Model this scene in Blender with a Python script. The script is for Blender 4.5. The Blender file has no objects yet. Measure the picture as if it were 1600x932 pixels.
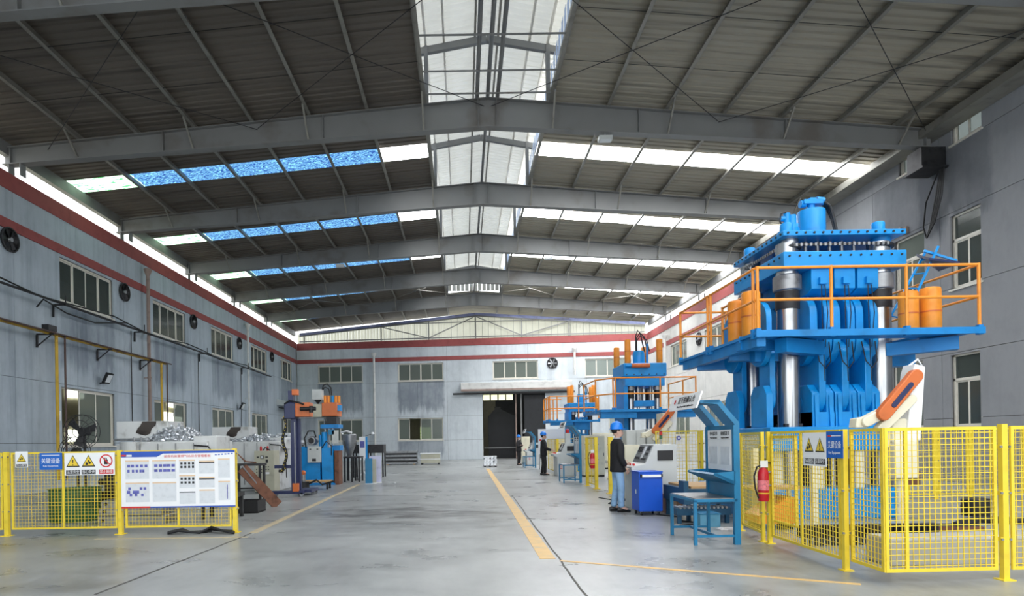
import bpy, bmesh, math, random
from mathutils import Vector, Matrix, noise
random.seed(7)
C = bpy.context.scene.collection
PI = math.pi

# ---------------------------------------------------------------- camera, world, light, exposure
F, HC, ROLL, VX, VY = 950.0, 1.43, 0.016, 724.0, 691.0
scn = bpy.context.scene
cam = bpy.data.cameras.new('camera')
cam.sensor_fit = 'HORIZONTAL'; cam.sensor_width = 36.0
cam.lens = F / 1600 * 36.0
cam.shift_x = (800 - VX) / 1600; cam.shift_y = (VY - 466) / 1600
cam.clip_end = 400
camo = bpy.data.objects.new('camera', cam); C.objects.link(camo)
_c, _s = math.cos(ROLL), math.sin(ROLL)
camo.matrix_world = Matrix(((_c, _s, 0, 0), (0, 0, -1, 0), (-_s, _c, 0, HC), (0, 0, 0, 1)))
scn.camera = camo

SKY = 1.05; SKYLIGHT = 6.0; GAIN_IN = 1.0
world = bpy.data.worlds.new('world'); scn.world = world; world.use_nodes = True
bg = world.node_tree.nodes['Background']
bg.inputs[0].default_value = (0.93, 0.97, 1.0, 1); bg.inputs[1].default_value = SKY
scn.view_settings.view_transform = 'Standard'; scn.view_settings.look = 'None'
scn.view_settings.gamma = 1; scn.view_settings.use_curve_mapping = False
scn.view_settings.exposure = 1.5

def ray(px, py):
    ix, iy = (px - VX) / F, (VY - py) / F
    return Vector((ix * _c + iy * _s, 1.0, -ix * _s + iy * _c))
def P(px, py, Y):                                   # point seen at a pixel, at depth Y
    d = ray(px, py); return Vector((d.x * Y, Y, HC + d.z * Y))
def G(px, py, z=0.0):                               # point seen at a pixel, on the horizontal plane z
    d = ray(px, py); t = (z - HC) / d.z; return Vector((d.x * t, t, z))
def Xp(px, Y): return P(px, 691, Y).x
def Zp(px, py, Y): return P(px, py, Y).z

# ---------------------------------------------------------------- materials
def lin(c):
    c = c / 255.0
    return c / 12.92 if c <= 0.04045 else ((c + 0.055) / 1.055) ** 2.4
def rgb(c): return (lin(c[0]), lin(c[1]), lin(c[2]), 1)
MATS = {}
def M(name, col, rough=0.5, metal=0.0, var=0.12, scale=3.0, bump=0.0, stretch=(1, 1, 1), dark=None, spec=0.5, emit=0, dirt=0.0):
    if name in MATS: return MATS[name]
    m = bpy.data.materials.new(name); m.use_nodes = True
    nt = m.node_tree; b = nt.nodes['Principled BSDF']
    b.inputs['Roughness'].default_value = rough; b.inputs['Metallic'].default_value = metal
    b.inputs['Specular IOR Level'].default_value = spec
    tc = nt.nodes.new('ShaderNodeTexCoord'); mp = nt.nodes.new('ShaderNodeMapping')
    mp.inputs['Scale'].default_value = stretch
    nt.links.new(tc.outputs['Object'], mp.inputs[0])
    n = nt.nodes.new('ShaderNodeTexNoise'); n.inputs['Scale'].default_value = scale; n.inputs['Detail'].default_value = 6
    nt.links.new(mp.outputs[0], n.inputs['Vector'])
    r = nt.nodes.new('ShaderNodeValToRGB')
    base = rgb(col); dk = rgb(dark) if dark else tuple(base[i] * (1 - 2.2 * var) for i in range(3)) + (1,)
    lt = tuple(min(1, base[i] * (1 + var)) for i in range(3)) + (1,)
    r.color_ramp.elements[0].position = 0.3; r.color_ramp.elements[1].position = 0.72
    r.color_ramp.elements[0].color = dk; r.color_ramp.elements[1].color = lt
    e = r.color_ramp.elements.new(0.45); e.color = base
    nt.links.new(n.outputs['Fac'], r.inputs[0])
    nt.links.new(r.outputs[0], b.inputs['Base Color'])
    if emit:
        nt.links.new(r.outputs[0], b.inputs['Emission Color']); b.inputs['Emission Strength'].default_value = emit
    if bump:
        bm_ = nt.nodes.new('ShaderNodeBump'); bm_.inputs['Strength'].default_value = bump; bm_.inputs['Distance'].default_value = 0.02
        nt.links.new(n.outputs['Fac'], bm_.inputs['Height']); nt.links.new(bm_.outputs[0], b.inputs['Normal'])
    MATS[name] = m
    return m

BLUE = M('press_blue_paint', (4, 142, 214), 0.38, var=0.1, scale=2.5)
BLUED = M('deck_blue_paint', (8, 128, 198), 0.5, var=0.12)
TEAL = M('kiosk_blue_paint', (22, 116, 160), 0.4, var=0.08)
TBLUE = M('toolbox_blue_paint', (8, 82, 196), 0.4, var=0.05)
NAVY = M('navy_paint', (36, 44, 84), 0.4, var=0.12)
ORANGE = M('orange_paint', (238, 148, 46), 0.42, var=0.08)
ORANGED = M('rust_orange_paint', (206, 108, 52), 0.45, var=0.1)
YELLOW = M('fence_yellow_paint', (234, 206, 58), 0.42, var=0.06, scale=6)
CHROME = M('polished_steel', (176, 178, 180), 0.26, 0.95, var=0.12, scale=2, stretch=(6, 6, 0.6))
STEEL = M('dull_steel', (150, 152, 154), 0.42, 0.8, var=0.2, scale=5)
ALU = M('aluminium_ingot', (205, 208, 212), 0.35, 0.75, var=0.2, scale=9)
DARK = M('dark_steel', (44, 44, 46), 0.5, 0.3, var=0.25, scale=6)
BLACK = M('black_rubber', (22, 22, 24), 0.55, var=0.2)
GREYC = M('cabinet_grey_paint', (196, 200, 198), 0.45, var=0.05)
CREAM = M('cream_paint', (226, 220, 196), 0.45, var=0.07)
BEIGE = M('control_beige_paint', (186, 184, 164), 0.5, var=0.06)
FURN = M('furnace_white_paint', (205, 207, 206), 0.55, var=0.12, scale=2.2, dark=(150, 148, 142))
SOOT = M('soot', (66, 60, 56), 0.9, var=0.3)
WHITE = M('white_plastic', (236, 237, 238), 0.45, var=0.03)
PAPER = M('paper_white', (240, 241, 242), 0.6, var=0.015)
PAPERG = M('print_grey', (214, 218, 222), 0.6, var=0.04, scale=14)
PBLUE = M('print_blue', (42, 84, 180), 0.5, var=0.04)
PBLUE2 = M('sign_blue', (20, 98, 190), 0.45, var=0.04)
PPURP = M('print_violet', (92, 96, 170), 0.6, var=0.2, scale=20)
PRED = M('print_red', (212, 40, 42), 0.5, var=0.04)
PORA = M('print_tan', (226, 196, 160), 0.6, var=0.06)
PBLK = M('print_black', (30, 30, 34), 0.5, var=0.05)
PYEL = M('sign_yellow', (238, 206, 60), 0.45, var=0.03)
RED = M('extinguisher_red', (196, 24, 40), 0.32, var=0.06)
STRUCT = M('steel_frame_grey', (124, 125, 124), 0.5, 0.0, var=0.1, scale=.8, dark=(108, 104, 99))
PURL = M('purlin_steel', (140, 138, 130), 0.42, 0.35, var=0.12)
BAND = M('red_band_paint', (152, 76, 74), 0.7, var=0.08)
FRAMEW = M('window_frame_white', (222, 218, 206), 0.45, var=0.04)
RUST = M('rusty_steel', (112, 74, 56), 0.75, var=0.25, scale=6)
GREEN = M('green_paint', (48, 96, 58), 0.5, var=0.2)
CARD = M('cardboard', (196, 150, 116), 0.8, var=0.08)
PIPEY = M('gas_pipe_yellow', (176, 140, 40), 0.5, var=0.2, dark=(120, 84, 36))
PIPEB = M('pipe_brown', (84, 64, 58), 0.6, var=0.15)
PVC = M('downpipe_white', (214, 214, 210), 0.45, var=0.08)
PVCB = M('downpipe_brown', (146, 126, 116), 0.5, var=0.14)
SKIN = M('skin', (204, 166, 146), 0.5, var=0.04)
HAIR = M('hair_black', (24, 20, 20), 0.6, var=0.2)
JACKET = M('jacket_black', (22, 22, 26), 0.8, var=0.2, scale=9, bump=0.3)
JEANS = M('jeans_light_blue', (136, 172, 206), 0.8, var=0.16, scale=6, bump=0.2)
TROUS = M('trousers_black', (28, 26, 28), 0.8, var=0.2, scale=8)
SHOE = M('shoe_black', (18, 18, 20), 0.4, var=0.1)
HELM = M('helmet_blue', (20, 122, 220), 0.28, var=0.03)
LINE = M('floor_line_yellow', (208, 172, 112), 0.55, var=0.1, scale=5, dark=(182, 166, 138))
CONC = M('concrete_plinth', (172, 170, 164), 0.8, var=0.1, scale=2, bump=0.2)
DOORD = M('door_dark', (58, 60, 64), 0.55, var=0.12)
WOODT = M('timber', (186, 150, 104), 0.7, var=0.15, stretch=(1, 8, 8))
GLASSCOL = M('lamp_glass', (220, 226, 230), 0.2, var=0.03)

def glass_mat(name, col, see):
    m = bpy.data.materials.new(name); m.use_nodes = True; nt = m.node_tree
    b = nt.nodes['Principled BSDF']; out = nt.nodes['Material Output']
    b.inputs['Base Color'].default_value = rgb(col); b.inputs['Roughness'].default_value = 0.12
    t = nt.nodes.new('ShaderNodeBsdfTransparent'); t.inputs[0].default_value = (0.85, 0.9, 0.88, 1)
    mx = nt.nodes.new('ShaderNodeMixShader'); mx.inputs[0].default_value = see
    nt.links.new(b.outputs[0], mx.inputs[1]); nt.links.new(t.outputs[0], mx.inputs[2]); nt.links.new(mx.outputs[0], out.inputs[0])
    return m
GLASS = glass_mat('window_glass_tinted', (120, 128, 120), 0.3)
GLASSB = glass_mat('window_glass_dark', (84, 92, 88), 0.35)

def emit_mat(name, col, strength, col2=None, scale=6, stretch=(1, 1, 1), lo=.42, hi=.6):
    m = bpy.data.materials.new(name); m.use_nodes = True; nt = m.node_tree
    b = nt.nodes['Principled BSDF']; b.inputs['Roughness'].default_value = 0.5
    b.inputs['Emission Strength'].default_value = strength
    if col2:
        tc = nt.nodes.new('ShaderNodeTexCoord'); mp = nt.nodes.new('ShaderNodeMapping'); mp.inputs['Scale'].default_value = stretch
        n = nt.nodes.new('ShaderNodeTexNoise'); n.inputs['Scale'].default_value = scale; n.inputs['Detail'].default_value = 8; n.inputs['Roughness'].default_value = .7
        r = nt.nodes.new('ShaderNodeValToRGB'); r.color_ramp.elements[0].color = rgb(col); r.color_ramp.elements[1].color = rgb(col2)
        r.color_ramp.elements[0].position = lo; r.color_ramp.elements[1].position = hi
        nt.links.new(tc.outputs['Object'], mp.inputs[0]); nt.links.new(mp.outputs[0], n.inputs['Vector']); nt.links.new(n.outputs['Fac'], r.inputs[0])
        nt.links.new(r.outputs[0], b.inputs['Emission Color']); nt.links.new(r.outputs[0], b.inputs['Base Color'])
    else:
        b.inputs['Emission Color'].default_value = rgb(col); b.inputs['Base Color'].default_value = rgb(col)
    return m
SKYW = emit_mat('translucent_sheet_white', (250, 252, 255), SKYLIGHT)
SKYW2 = emit_mat('translucent_sheet_white_boosted', (250, 252, 255), SKYLIGHT * 1.35)  # same white sheet with a stronger glow, added to brighten the far end
LINEF = M('floor_line_faded', (190, 174, 142), 0.55, var=0.08, scale=5, dark=(172, 166, 152))
SKYB = emit_mat('translucent_sheet_mossy_blue', (0, 52, 130), .62, (150, 220, 250), 10, (1.2, 5, 1), .46, .62)
SKYG = emit_mat('translucent_sheet_mossy_green', (60, 190, 90), 1.0, (235, 250, 240), 2.5, (1, 3, 1), .4, .56)
DAYPANE = emit_mat('daylit_pane', (236, 240, 225), 1.1)
LEAFPANE = emit_mat('daylit_pane_green', (70, 110, 40), 0.7, (220, 235, 170), 8)
LAMPRED = M('beacon_red', (190, 20, 24), 0.3, var=0.05)

def translucent_mat(name, col, frac, ribs=False):
    m = bpy.data.materials.new(name); m.use_nodes = True; nt = m.node_tree
    b = nt.nodes['Principled BSDF']; out = nt.nodes['Material Output']
    b.inputs['Base Color'].default_value = rgb(col); b.inputs['Roughness'].default_value = 0.6
    n = nt.nodes.new('ShaderNodeTexNoise'); n.inputs['Scale'].default_value = 1.5; n.inputs['Detail'].default_value = 4
    r = nt.nodes.new('ShaderNodeValToRGB'); c = rgb(col)
    r.color_ramp.elements[0].color = tuple(x * .78 for x in c[:3]) + (1,); r.color_ramp.elements[1].color = c
    tc = nt.nodes.new('ShaderNodeTexCoord'); nt.links.new(tc.outputs['Object'], n.inputs['Vector'])
    nt.links.new(n.outputs['Fac'], r.inputs[0]); nt.links.new(r.outputs[0], b.inputs['Base Color'])
    t = nt.nodes.new('ShaderNodeBsdfTranslucent'); nt.links.new(r.outputs[0], t.inputs[0])
    mx = nt.nodes.new('ShaderNodeMixShader'); mx.inputs[0].default_value = frac
    nt.links.new(b.outputs[0], mx.inputs[1]); nt.links.new(t.outputs[0], mx.inputs[2]); nt.links.new(mx.outputs[0], out.inputs[0])
    return m
GABLE = translucent_mat('gable_sheet', (222, 222, 206), 0.5)
MONI = translucent_mat('monitor_sheet', (218, 218, 212), 0.27)
MONS = translucent_mat('monitor_side_sheet', (206, 218, 236), 0.5)

def wall_mat(name, col, stains=(), streak=0.5):
    m = bpy.data.materials.new(name); m.use_nodes = True; nt = m.node_tree; L = nt.links.new
    b = nt.nodes['Principled BSDF']; b.inputs['Roughness'].default_value = 0.85
    tc = nt.nodes.new('ShaderNodeTexCoord')
    def nz(scale, st, det=6):
        mp = nt.nodes.new('ShaderNodeMapping'); mp.inputs['Scale'].default_value = st; L(tc.outputs['Object'], mp.inputs[0])
        n = nt.nodes.new('ShaderNodeTexNoise'); n.inputs['Scale'].default_value = scale; n.inputs['Detail'].default_value = det; n.inputs['Roughness'].default_value = .62
        L(mp.outputs[0], n.inputs['Vector']); return n.outputs['Fac']
    def math_(op, a, b_=None, clamp=False):
        x = nt.nodes.new('ShaderNodeMath'); x.operation = op; x.use_clamp = clamp
        for i, v in enumerate((a, b_)):
            if v is None: continue
            if isinstance(v, (int, float)): x.inputs[i].default_value = v
            else: L(v, x.inputs[i])
        return x.outputs[0]
    def ramp(v, a, b_):
        return math_('DIVIDE', math_('SUBTRACT', v, a), b_ - a, True)
    big = nz(0.35, (1, 1, 1)); st = nz(1.0, (2.2, 2.2, .12)); fine = nz(6, (1, 1, .5))
    f = math_('MULTIPLY', ramp(st, .48, .72), streak)
    f = math_('ADD', f, math_('MULTIPLY', ramp(big, .45, .7), .35))
    f = math_('ADD', f, math_('MULTIPLY', math_('SUBTRACT', fine, .5), .35))
    sp = nt.nodes.new('ShaderNodeSeparateXYZ'); L(tc.outputs['Object'], sp.inputs[0])
    drip = nz(1.0, (3.0, 3.0, .35))
    for (u0, u1, z0, z1, amt) in stains:                # dirt that has run down below a sill
        wob = math_('MULTIPLY', math_('SUBTRACT', nz(1.0, (1.5, 1.5, .9)), .5), 0.5)
        u = math_('ADD', sp.outputs[0], wob)
        mu = math_('MULTIPLY', ramp(u, u0 - .1, u0 + .1), math_('SUBTRACT', 1, ramp(u, u1 - .1, u1 + .1)))
        zz = math_('ADD', sp.outputs[2], math_('MULTIPLY', math_('SUBTRACT', drip, .5), 2.6))
        mz = math_('MULTIPLY', ramp(zz, z0 + .1, z0 + .55), math_('SUBTRACT', 1, ramp(sp.outputs[2], z1 - .05, z1)))
        f = math_('ADD', f, math_('MULTIPLY', math_('MULTIPLY', mu, mz), amt))
    f = math_('MULTIPLY', f, 1.0, True)
    r = nt.nodes.new('ShaderNodeValToRGB'); c = rgb(col)
    r.color_ramp.elements[0].color = tuple(min(1, x * 1.05) for x in c[:3]) + (1,)
    r.color_ramp.elements[1].color = tuple(x * k for x, k in zip(c[:3], (.42, .44, .48))) + (1,)
    L(f, r.inputs[0]); L(r.outputs[0], b.inputs['Base Color'])
    return m

def floor_mat():
    m = bpy.data.materials.new('polished_concrete'); m.use_nodes = True; nt = m.node_tree; L = nt.links.new
    b = nt.nodes['Principled BSDF']; tc = nt.nodes.new('ShaderNodeTexCoord')
    def nz(scale, st, det=7, dist=0.0):
        mp = nt.nodes.new('ShaderNodeMapping'); mp.inputs['Scale'].default_value = st; L(tc.outputs['Object'], mp.inputs[0])
        n = nt.nodes.new('ShaderNodeTexNoise'); n.inputs['Scale'].default_value = scale; n.inputs['Detail'].default_value = det
        n.inputs['Roughness'].default_value = .62; n.inputs['Distortion'].default_value = dist
        L(mp.outputs[0], n.inputs['Vector']); return n.outputs['Fac']
    a = nz(.28, (1, .8, 1), 6, .3); s = nz(1.0, (.7, 1.1, 1), 6, .5); t = nz(5, (1, .4, 1), 5)
    mx = nt.nodes.new('ShaderNodeMath'); mx.operation = 'MULTIPLY_ADD'; L(a, mx.inputs[0]); mx.inputs[1].default_value = .5
    m2 = nt.nodes.new('ShaderNodeMath'); m2.operation = 'MULTIPLY_ADD'; L(s, m2.inputs[0]); m2.inputs[1].default_value = .35
    m3 = nt.nodes.new('ShaderNodeMath'); m3.operation = 'MULTIPLY'; L(t, m3.inputs[0]); m3.inputs[1].default_value = .15
    L(m3.outputs[0], m2.inputs[2]); L(m2.outputs[0], mx.inputs[2])
    r = nt.nodes.new('ShaderNodeValToRGB')
    r.color_ramp.elements[0].position = .36; r.color_ramp.elements[0].color = rgb((108, 109, 108))
    r.color_ramp.elements[1].position = .66; r.color_ramp.elements[1].color = rgb((178, 180, 178))
    e = r.color_ramp.elements.new(.47); e.color = rgb((148, 150, 149))
    L(mx.outputs[0], r.inputs[0])
    sp = nt.nodes.new('ShaderNodeSeparateXYZ'); L(tc.outputs['Object'], sp.inputs[0])
    # scuffed, worn patch across the aisle
    def win(src, c, w):
        d = nt.nodes.new('ShaderNodeMath'); d.operation = 'SUBTRACT'; L(src, d.inputs[0]); d.inputs[1].default_value = c
        ab = nt.nodes.new('ShaderNodeMath'); ab.operation = 'ABSOLUTE'; L(d.outputs[0], ab.inputs[0])
        mr = nt.nodes.new('ShaderNodeMapRange'); L(ab.outputs[0], mr.inputs[0]); mr.inputs[1].default_value = 0; mr.inputs[2].default_value = w
        mr.inputs[3].default_value = 1; mr.inputs[4].default_value = 0; return mr.outputs[0]
    w1 = nt.nodes.new('ShaderNodeMath'); w1.operation = 'MULTIPLY'; L(win(sp.outputs[1], 12.3, 2.4), w1.inputs[0]); L(win(sp.outputs[0], -1.2, 3.2), w1.inputs[1])
    sc = nz(2.2, (.5, 1.8, 1), 8, 1.2)
    sr = nt.nodes.new('ShaderNodeMapRange'); L(sc, sr.inputs[0]); sr.inputs[1].default_value = .42; sr.inputs[2].default_value = .62
    w2 = nt.nodes.new('ShaderNodeMath'); w2.operation = 'MULTIPLY'; L(w1.outputs[0], w2.inputs[0]); L(sr.outputs[0], w2.inputs[1])
    w3 = nt.nodes.new('ShaderNodeMath'); w3.operation = 'MULTIPLY'; w3.use_clamp = True; L(w2.outputs[0], w3.inputs[0]); w3.inputs[1].default_value = 1.7; w2 = w3
    mc = nt.nodes.new('ShaderNodeMixRGB'); L(w2.outputs[0], mc.inputs[0]); L(r.outputs[0], mc.inputs[1]); mc.inputs[2].default_value = rgb((70, 68, 66))
    L(mc.outputs[0], b.inputs['Base Color'])
    rr = nt.nodes.new('ShaderNodeMapRange'); L(s, rr.inputs[0]); rr.inputs[1].default_value = .3; rr.inputs[2].default_value = .7
    rr.inputs[3].default_value = .25; rr.inputs[4].default_value = .38; L(rr.outputs[0], b.inputs['Roughness'])
    b.inputs['Specular IOR Level'].default_value = 0.5
    return m

def sheet_mat(name, col):
    m = M(name, col, 0.55, 0.0, var=0.12, scale=1.3, stretch=(.15, 2.5, 1), dark=tuple(int(c * .72) for c in col))
    return m
ROOFL = sheet_mat('roof_sheet_underside_left_shaded', (100, 93, 84))  # darker than the right side: shading of the left slope put into the colour
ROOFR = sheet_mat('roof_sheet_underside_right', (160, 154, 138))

# ---------------------------------------------------------------- object helpers
def props(o, label=None, cat=None, group=None, kind=None):
    if label: o['label'] = label
    if cat: o['category'] = cat
    if group: o['group'] = group
    if kind: o['kind'] = kind
    return o
def thing(name, label, cat, loc=(0, 0, 0), rz=0.0, group=None, kind=None, parent=None):
    o = bpy.data.objects.new(name, None); C.objects.link(o); o.empty_display_size = .2
    o.location = loc; o.rotation_euler = (0, 0, rz)
    if parent: o.parent = parent
    return props(o, label, cat, group, kind)
def copy_tree(root, loc=None, rz=None, label=None, parent=None):
    c = root.copy(); C.objects.link(c)
    if parent: c.parent = parent
    if loc is not None: c.location = loc
    if rz is not None: c.rotation_euler = (0, 0, rz)
    if label: c['label'] = label
    for ch in list(root.children): copy_tree(ch, parent=c)
    return c

SMALL = {'bed_bolt', 'crossbeam_bolt', 'plate_bolt', 'head_bolt', 'clamp_bolt', 'print_block', 'header_dash', 'chain_marker', 'guard_wire', 'rack_tooth', 'gable_rib', 'warning_label', 'casing_rib', 'valve_row'}
class MB:
    def __init__(s): s.v = []; s.f = []
    def add(s, vs, fs):
        n = len(s.v); s.v += [tuple(v) for v in vs]; s.f += [tuple(i + n for i in f) for f in fs]; return s
    def box(s, x0, x1, y0, y1, z0, z1):
        return s.add([(x0, y0, z0), (x1, y0, z0), (x1, y1, z0), (x0, y1, z0), (x0, y0, z1), (x1, y0, z1), (x1, y1, z1), (x0, y1, z1)],
                     [(0, 3, 2, 1), (4, 5, 6, 7), (0, 1, 5, 4), (1, 2, 6, 5), (2, 3, 7, 6), (3, 0, 4, 7)])
    def cbox(s, c, d): return s.box(c[0] - d[0] / 2, c[0] + d[0] / 2, c[1] - d[1] / 2, c[1] + d[1] / 2, c[2] - d[2] / 2, c[2] + d[2] / 2)
    def bar(s, p, q, w, h, up=(0, 0, 1)):
        p, q = Vector(p), Vector(q); d = (q - p).normalized(); u = Vector(up)
        if abs(d.dot(u)) > .98: u = Vector((0, 1, 0))
        a = d.cross(u).normalized() * (w / 2); b = a.cross(d).normalized() * (h / 2)
        vs = [e + k for e in (p, q) for k in (-a - b, a - b, a + b, -a + b)]
        return s.add(vs, [(0, 3, 2, 1), (4, 5, 6, 7), (0, 1, 5, 4), (1, 2, 6, 5), (2, 3, 7, 6), (3, 0, 4, 7)])
    def tube(s, p, q, r, n=10, r2=None, cap=True):
        p, q = Vector(p), Vector(q); d = (q - p).normalized(); u = Vector((0, 0, 1)) if abs(d.z) < .95 else Vector((1, 0, 0))
        a = d.cross(u).normalized(); b = d.cross(a); r2 = r if r2 is None else r2
        vs = []
        for e, rr in ((p, r), (q, r2)):
            vs += [e + (a * math.cos(2 * PI * k / n) + b * math.sin(2 * PI * k / n)) * rr for k in range(n)]
        fs = [(k, (k + 1) % n, n + (k + 1) % n, n + k) for k in range(n)]
        if cap: fs += [tuple(range(n))[::-1], tuple(range(n, 2 * n))]
        return s.add(vs, fs)
    def path(s, pts, r, n=8):
        pts = [Vector(p) for p in pts]; vs = []; u = None
        for i, p in enumerate(pts):
            d = (pts[min(i + 1, len(pts) - 1)] - pts[max(i - 1, 0)]).normalized()
            if u is None: u = Vector((0, 0, 1)) if abs(d.z) < .9 else Vector((1, 0, 0))
            a = d.cross(u).normalized(); b = a.cross(d).normalized(); u = b
            vs += [p + (a * math.cos(2 * PI * k / n) + b * math.sin(2 * PI * k / n)) * r for k in range(n)]
        fs = [(i * n + k, i * n + (k + 1) % n, (i + 1) * n + (k + 1) % n, (i + 1) * n + k) for i in range(len(pts) - 1) for k in range(n)]
        fs += [tuple(range(n))[::-1], tuple(range((len(pts) - 1) * n, len(pts) * n))]
        return s.add(vs, fs)
    def lathe(s, prof, c=(0, 0, 0), n=20, axis='z'):
        vs = []; c = Vector(c)
        for (r, h) in prof:
            for k in range(n):
                x, y = r * math.cos(2 * PI * k / n), r * math.sin(2 * PI * k / n)
                vs.append(c + (Vector((x, y, h)) if axis == 'z' else Vector((h, x, y)) if axis == 'x' else Vector((x, h, y))))
        m = len(prof)
        fs = [(i * n + k, i * n + (k + 1) % n, (i + 1) * n + (k + 1) % n, (i + 1) * n + k) for i in range(m - 1) for k in range(n)]
        fs += [tuple(range(n))[::-1], tuple(range((m - 1) * n, m * n))]
        return s.add(vs, fs)
    def prism(s, poly, a0, a1, plane='xz'):
        n = len(poly)
        def mk(p, a): return (p[0], a, p[1]) if plane == 'xz' else (a, p[0], p[1]) if plane == 'yz' else (p[0], p[1], a)
        vs = [mk(p, a0) for p in poly] + [mk(p, a1) for p in poly]
        fs = [tuple(range(n)), tuple(range(n, 2 * n))[::-1]] + [(k, n + k, n + (k + 1) % n, (k + 1) % n) for k in range(n)]
        return s.add(vs, fs)
    def sphere(s, c, r, n=12, m=8, sc=(1, 1, 1)):
        prof = [(max(1e-4, r * math.sin(PI * i / m)), -r * math.cos(PI * i / m)) for i in range(m + 1)]
        t = MB(); t.lathe(prof, (0, 0, 0), n)
        return s.add([(c[0] + v[0] * sc[0], c[1] + v[1] * sc[1], c[2] + v[2] * sc[2]) for v in t.v], t.f)
    def build(s, name, mat, parent=None, world=False, bev=0, smooth=True, kind=None, label=None, fixn=True):
        me = bpy.data.meshes.new(name)
        off = Vector((0, 0, 0))
        if world and parent:
            q = parent
            while q: off += q.location; q = q.parent
        me.from_pydata([(v[0] - off.x, v[1] - off.y, v[2] - off.z) for v in s.v], [], s.f)
        if fixn:
            bm = bmesh.new(); bm.from_mesh(me); bmesh.ops.recalc_face_normals(bm, faces=bm.faces); bm.to_mesh(me); bm.free()
        if smooth:
            me.polygons.foreach_set('use_smooth', [True] * len(me.polygons)); me.set_sharp_from_angle(angle=math.radians(38))
        me.materials.append(mat)
        o = bpy.data.objects.new(name, me); C.objects.link(o)
        if parent: o.parent = parent
        if name in SMALL: kind = 'stuff'
        if bev:
            md = o.modifiers.new('edge', 'BEVEL'); md.width = bev; md.segments = 2; md.limit_method = 'ANGLE'; md.angle_limit = math.radians(40)
        if kind: o['kind'] = kind
        if label: o['label'] = label
        return o
def bx(name, mat, parent, x0, x1, y0, y1, z0, z1, world=False, bev=0, **k):
    return MB().box(x0, x1, y0, y1, z0, z1).build(name, mat, parent, world, bev, smooth=bool(bev), **k)

def text(name, s, size, loc, facing, mat, parent, width=None, bold=False, world=False, depth=0.0015, align='CENTER'):
    """raised lettering; facing '-y' or '-x' (the side it is read from)"""
    cu = bpy.data.curves.new(name, 'FONT'); cu.body = s; cu.size = size; cu.align_x = align; cu.align_y = 'CENTER'
    cu.extrude = depth; cu.resolution_u = 2
    if bold: cu.offset = size * 0.018
    t = bpy.data.objects.new('text_tmp', cu); C.objects.link(t)
    dg = bpy.context.evaluated_depsgraph_get(); me = bpy.data.meshes.new_from_object(t.evaluated_get(dg))
    bpy.data.objects.remove(t); bpy.data.curves.remove(cu)
    if width and len(me.vertices):
        xs = [v.co.x for v in me.vertices]; w = max(xs) - min(xs)
        if w > 1e-6: me.transform(Matrix.Diagonal((width / w, 1, 1, 1)))
    R = Matrix.Rotation(PI / 2, 4, 'X')
    if facing == '-x': R = Matrix.Rotation(-PI / 2, 4, 'Z') @ R
    elif isinstance(facing, Matrix): R = facing
    me.transform(R)
    off = Vector((0, 0, 0))
    if world and parent:
        q = parent
        while q: off += q.location; q = q.parent
    me.transform(Matrix.Translation(Vector(loc) - off))
    me.materials.clear(); me.materials.append(mat); me.name = name
    o = bpy.data.objects.new(name, me); C.objects.link(o); o.parent = parent
    return o
# ================================================================ the hall
XL, XR, XRIDGE = -13.6, 14.6, 0.9
Y0, YFR = -6.0, [0.5, 6.5, 12.5, 18.5, 24.5, 30.5, 36.5, 42.5]
ZTOP = 9.72
def rtop(X): return 11.85 - 0.0875 * abs(X - XRIDGE)
def rbot(X): return 10.97 - 0.063 * abs(X - XRIDGE)

# ---- floor
fl = MB().add([(-26, -14, 0), (26, -14, 0), (26, 66, 0), (-26, 66, 0)], [(0, 1, 2, 3)]).build('floor', floor_mat(), smooth=False)
props(fl, 'grey polished concrete floor of the hall', kind='structure')
JOINT = M('floor_joint', (84, 82, 78), 0.8, var=0.3, scale=12)
def strip(pts, w, z=0.004, mat=LINE, name='floor_line', jit=0.0):
    b = MB(); L_ = []; R_ = []
    for i, p in enumerate(pts):
        a = Vector(pts[max(0, i - 1)]); c = Vector(pts[min(len(pts) - 1, i + 1)]); d = (c - a); d.z = 0; d.normalize()
        n = Vector((-d.y, d.x, 0)) * (w / 2); j = Vector((random.uniform(-jit, jit), random.uniform(-jit, jit), 0))
        p = Vector(p); L_.append((p.x + n.x + j.x, p.y + n.y + j.y)); R_.append((p.x - n.x + j.x, p.y - n.y + j.y))
    for i in range(len(pts) - 1):
        b.prism([L_[i], R_[i], R_[i + 1], L_[i + 1]], 0.0005, z, 'xy')
    return b.build(name, mat, fl, smooth=False)
def seg(a, b_, n): return [Vector(a).lerp(Vector(b_), i / n) for i in range(n + 1)]
strip(seg(G(856, 874), G(762, 733), 12), .19)
strip(seg(G(875, 877), G(1345, 914), 6), .07)
strip(seg(G(394, 834), G(562, 757), 8), .14, mat=LINEF)
strip(seg(G(150, 843), G(388, 840), 6), .08, mat=LINEF)
strip(seg(G(930, 950), G(874, 874), 10) + seg(G(874, 874), G(800, 775), 14)[1:], .022, .003, JOINT, 'floor_joint', .012)
strip(seg(G(150, 930), G(398, 832), 16), .03, .003, JOINT, 'floor_joint', .012)
for yy in (16.5, 22.5, 28.5): strip([(-5, yy, 0), (4, yy + .15, 0)], .018, .002, JOINT, 'floor_joint')

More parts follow.
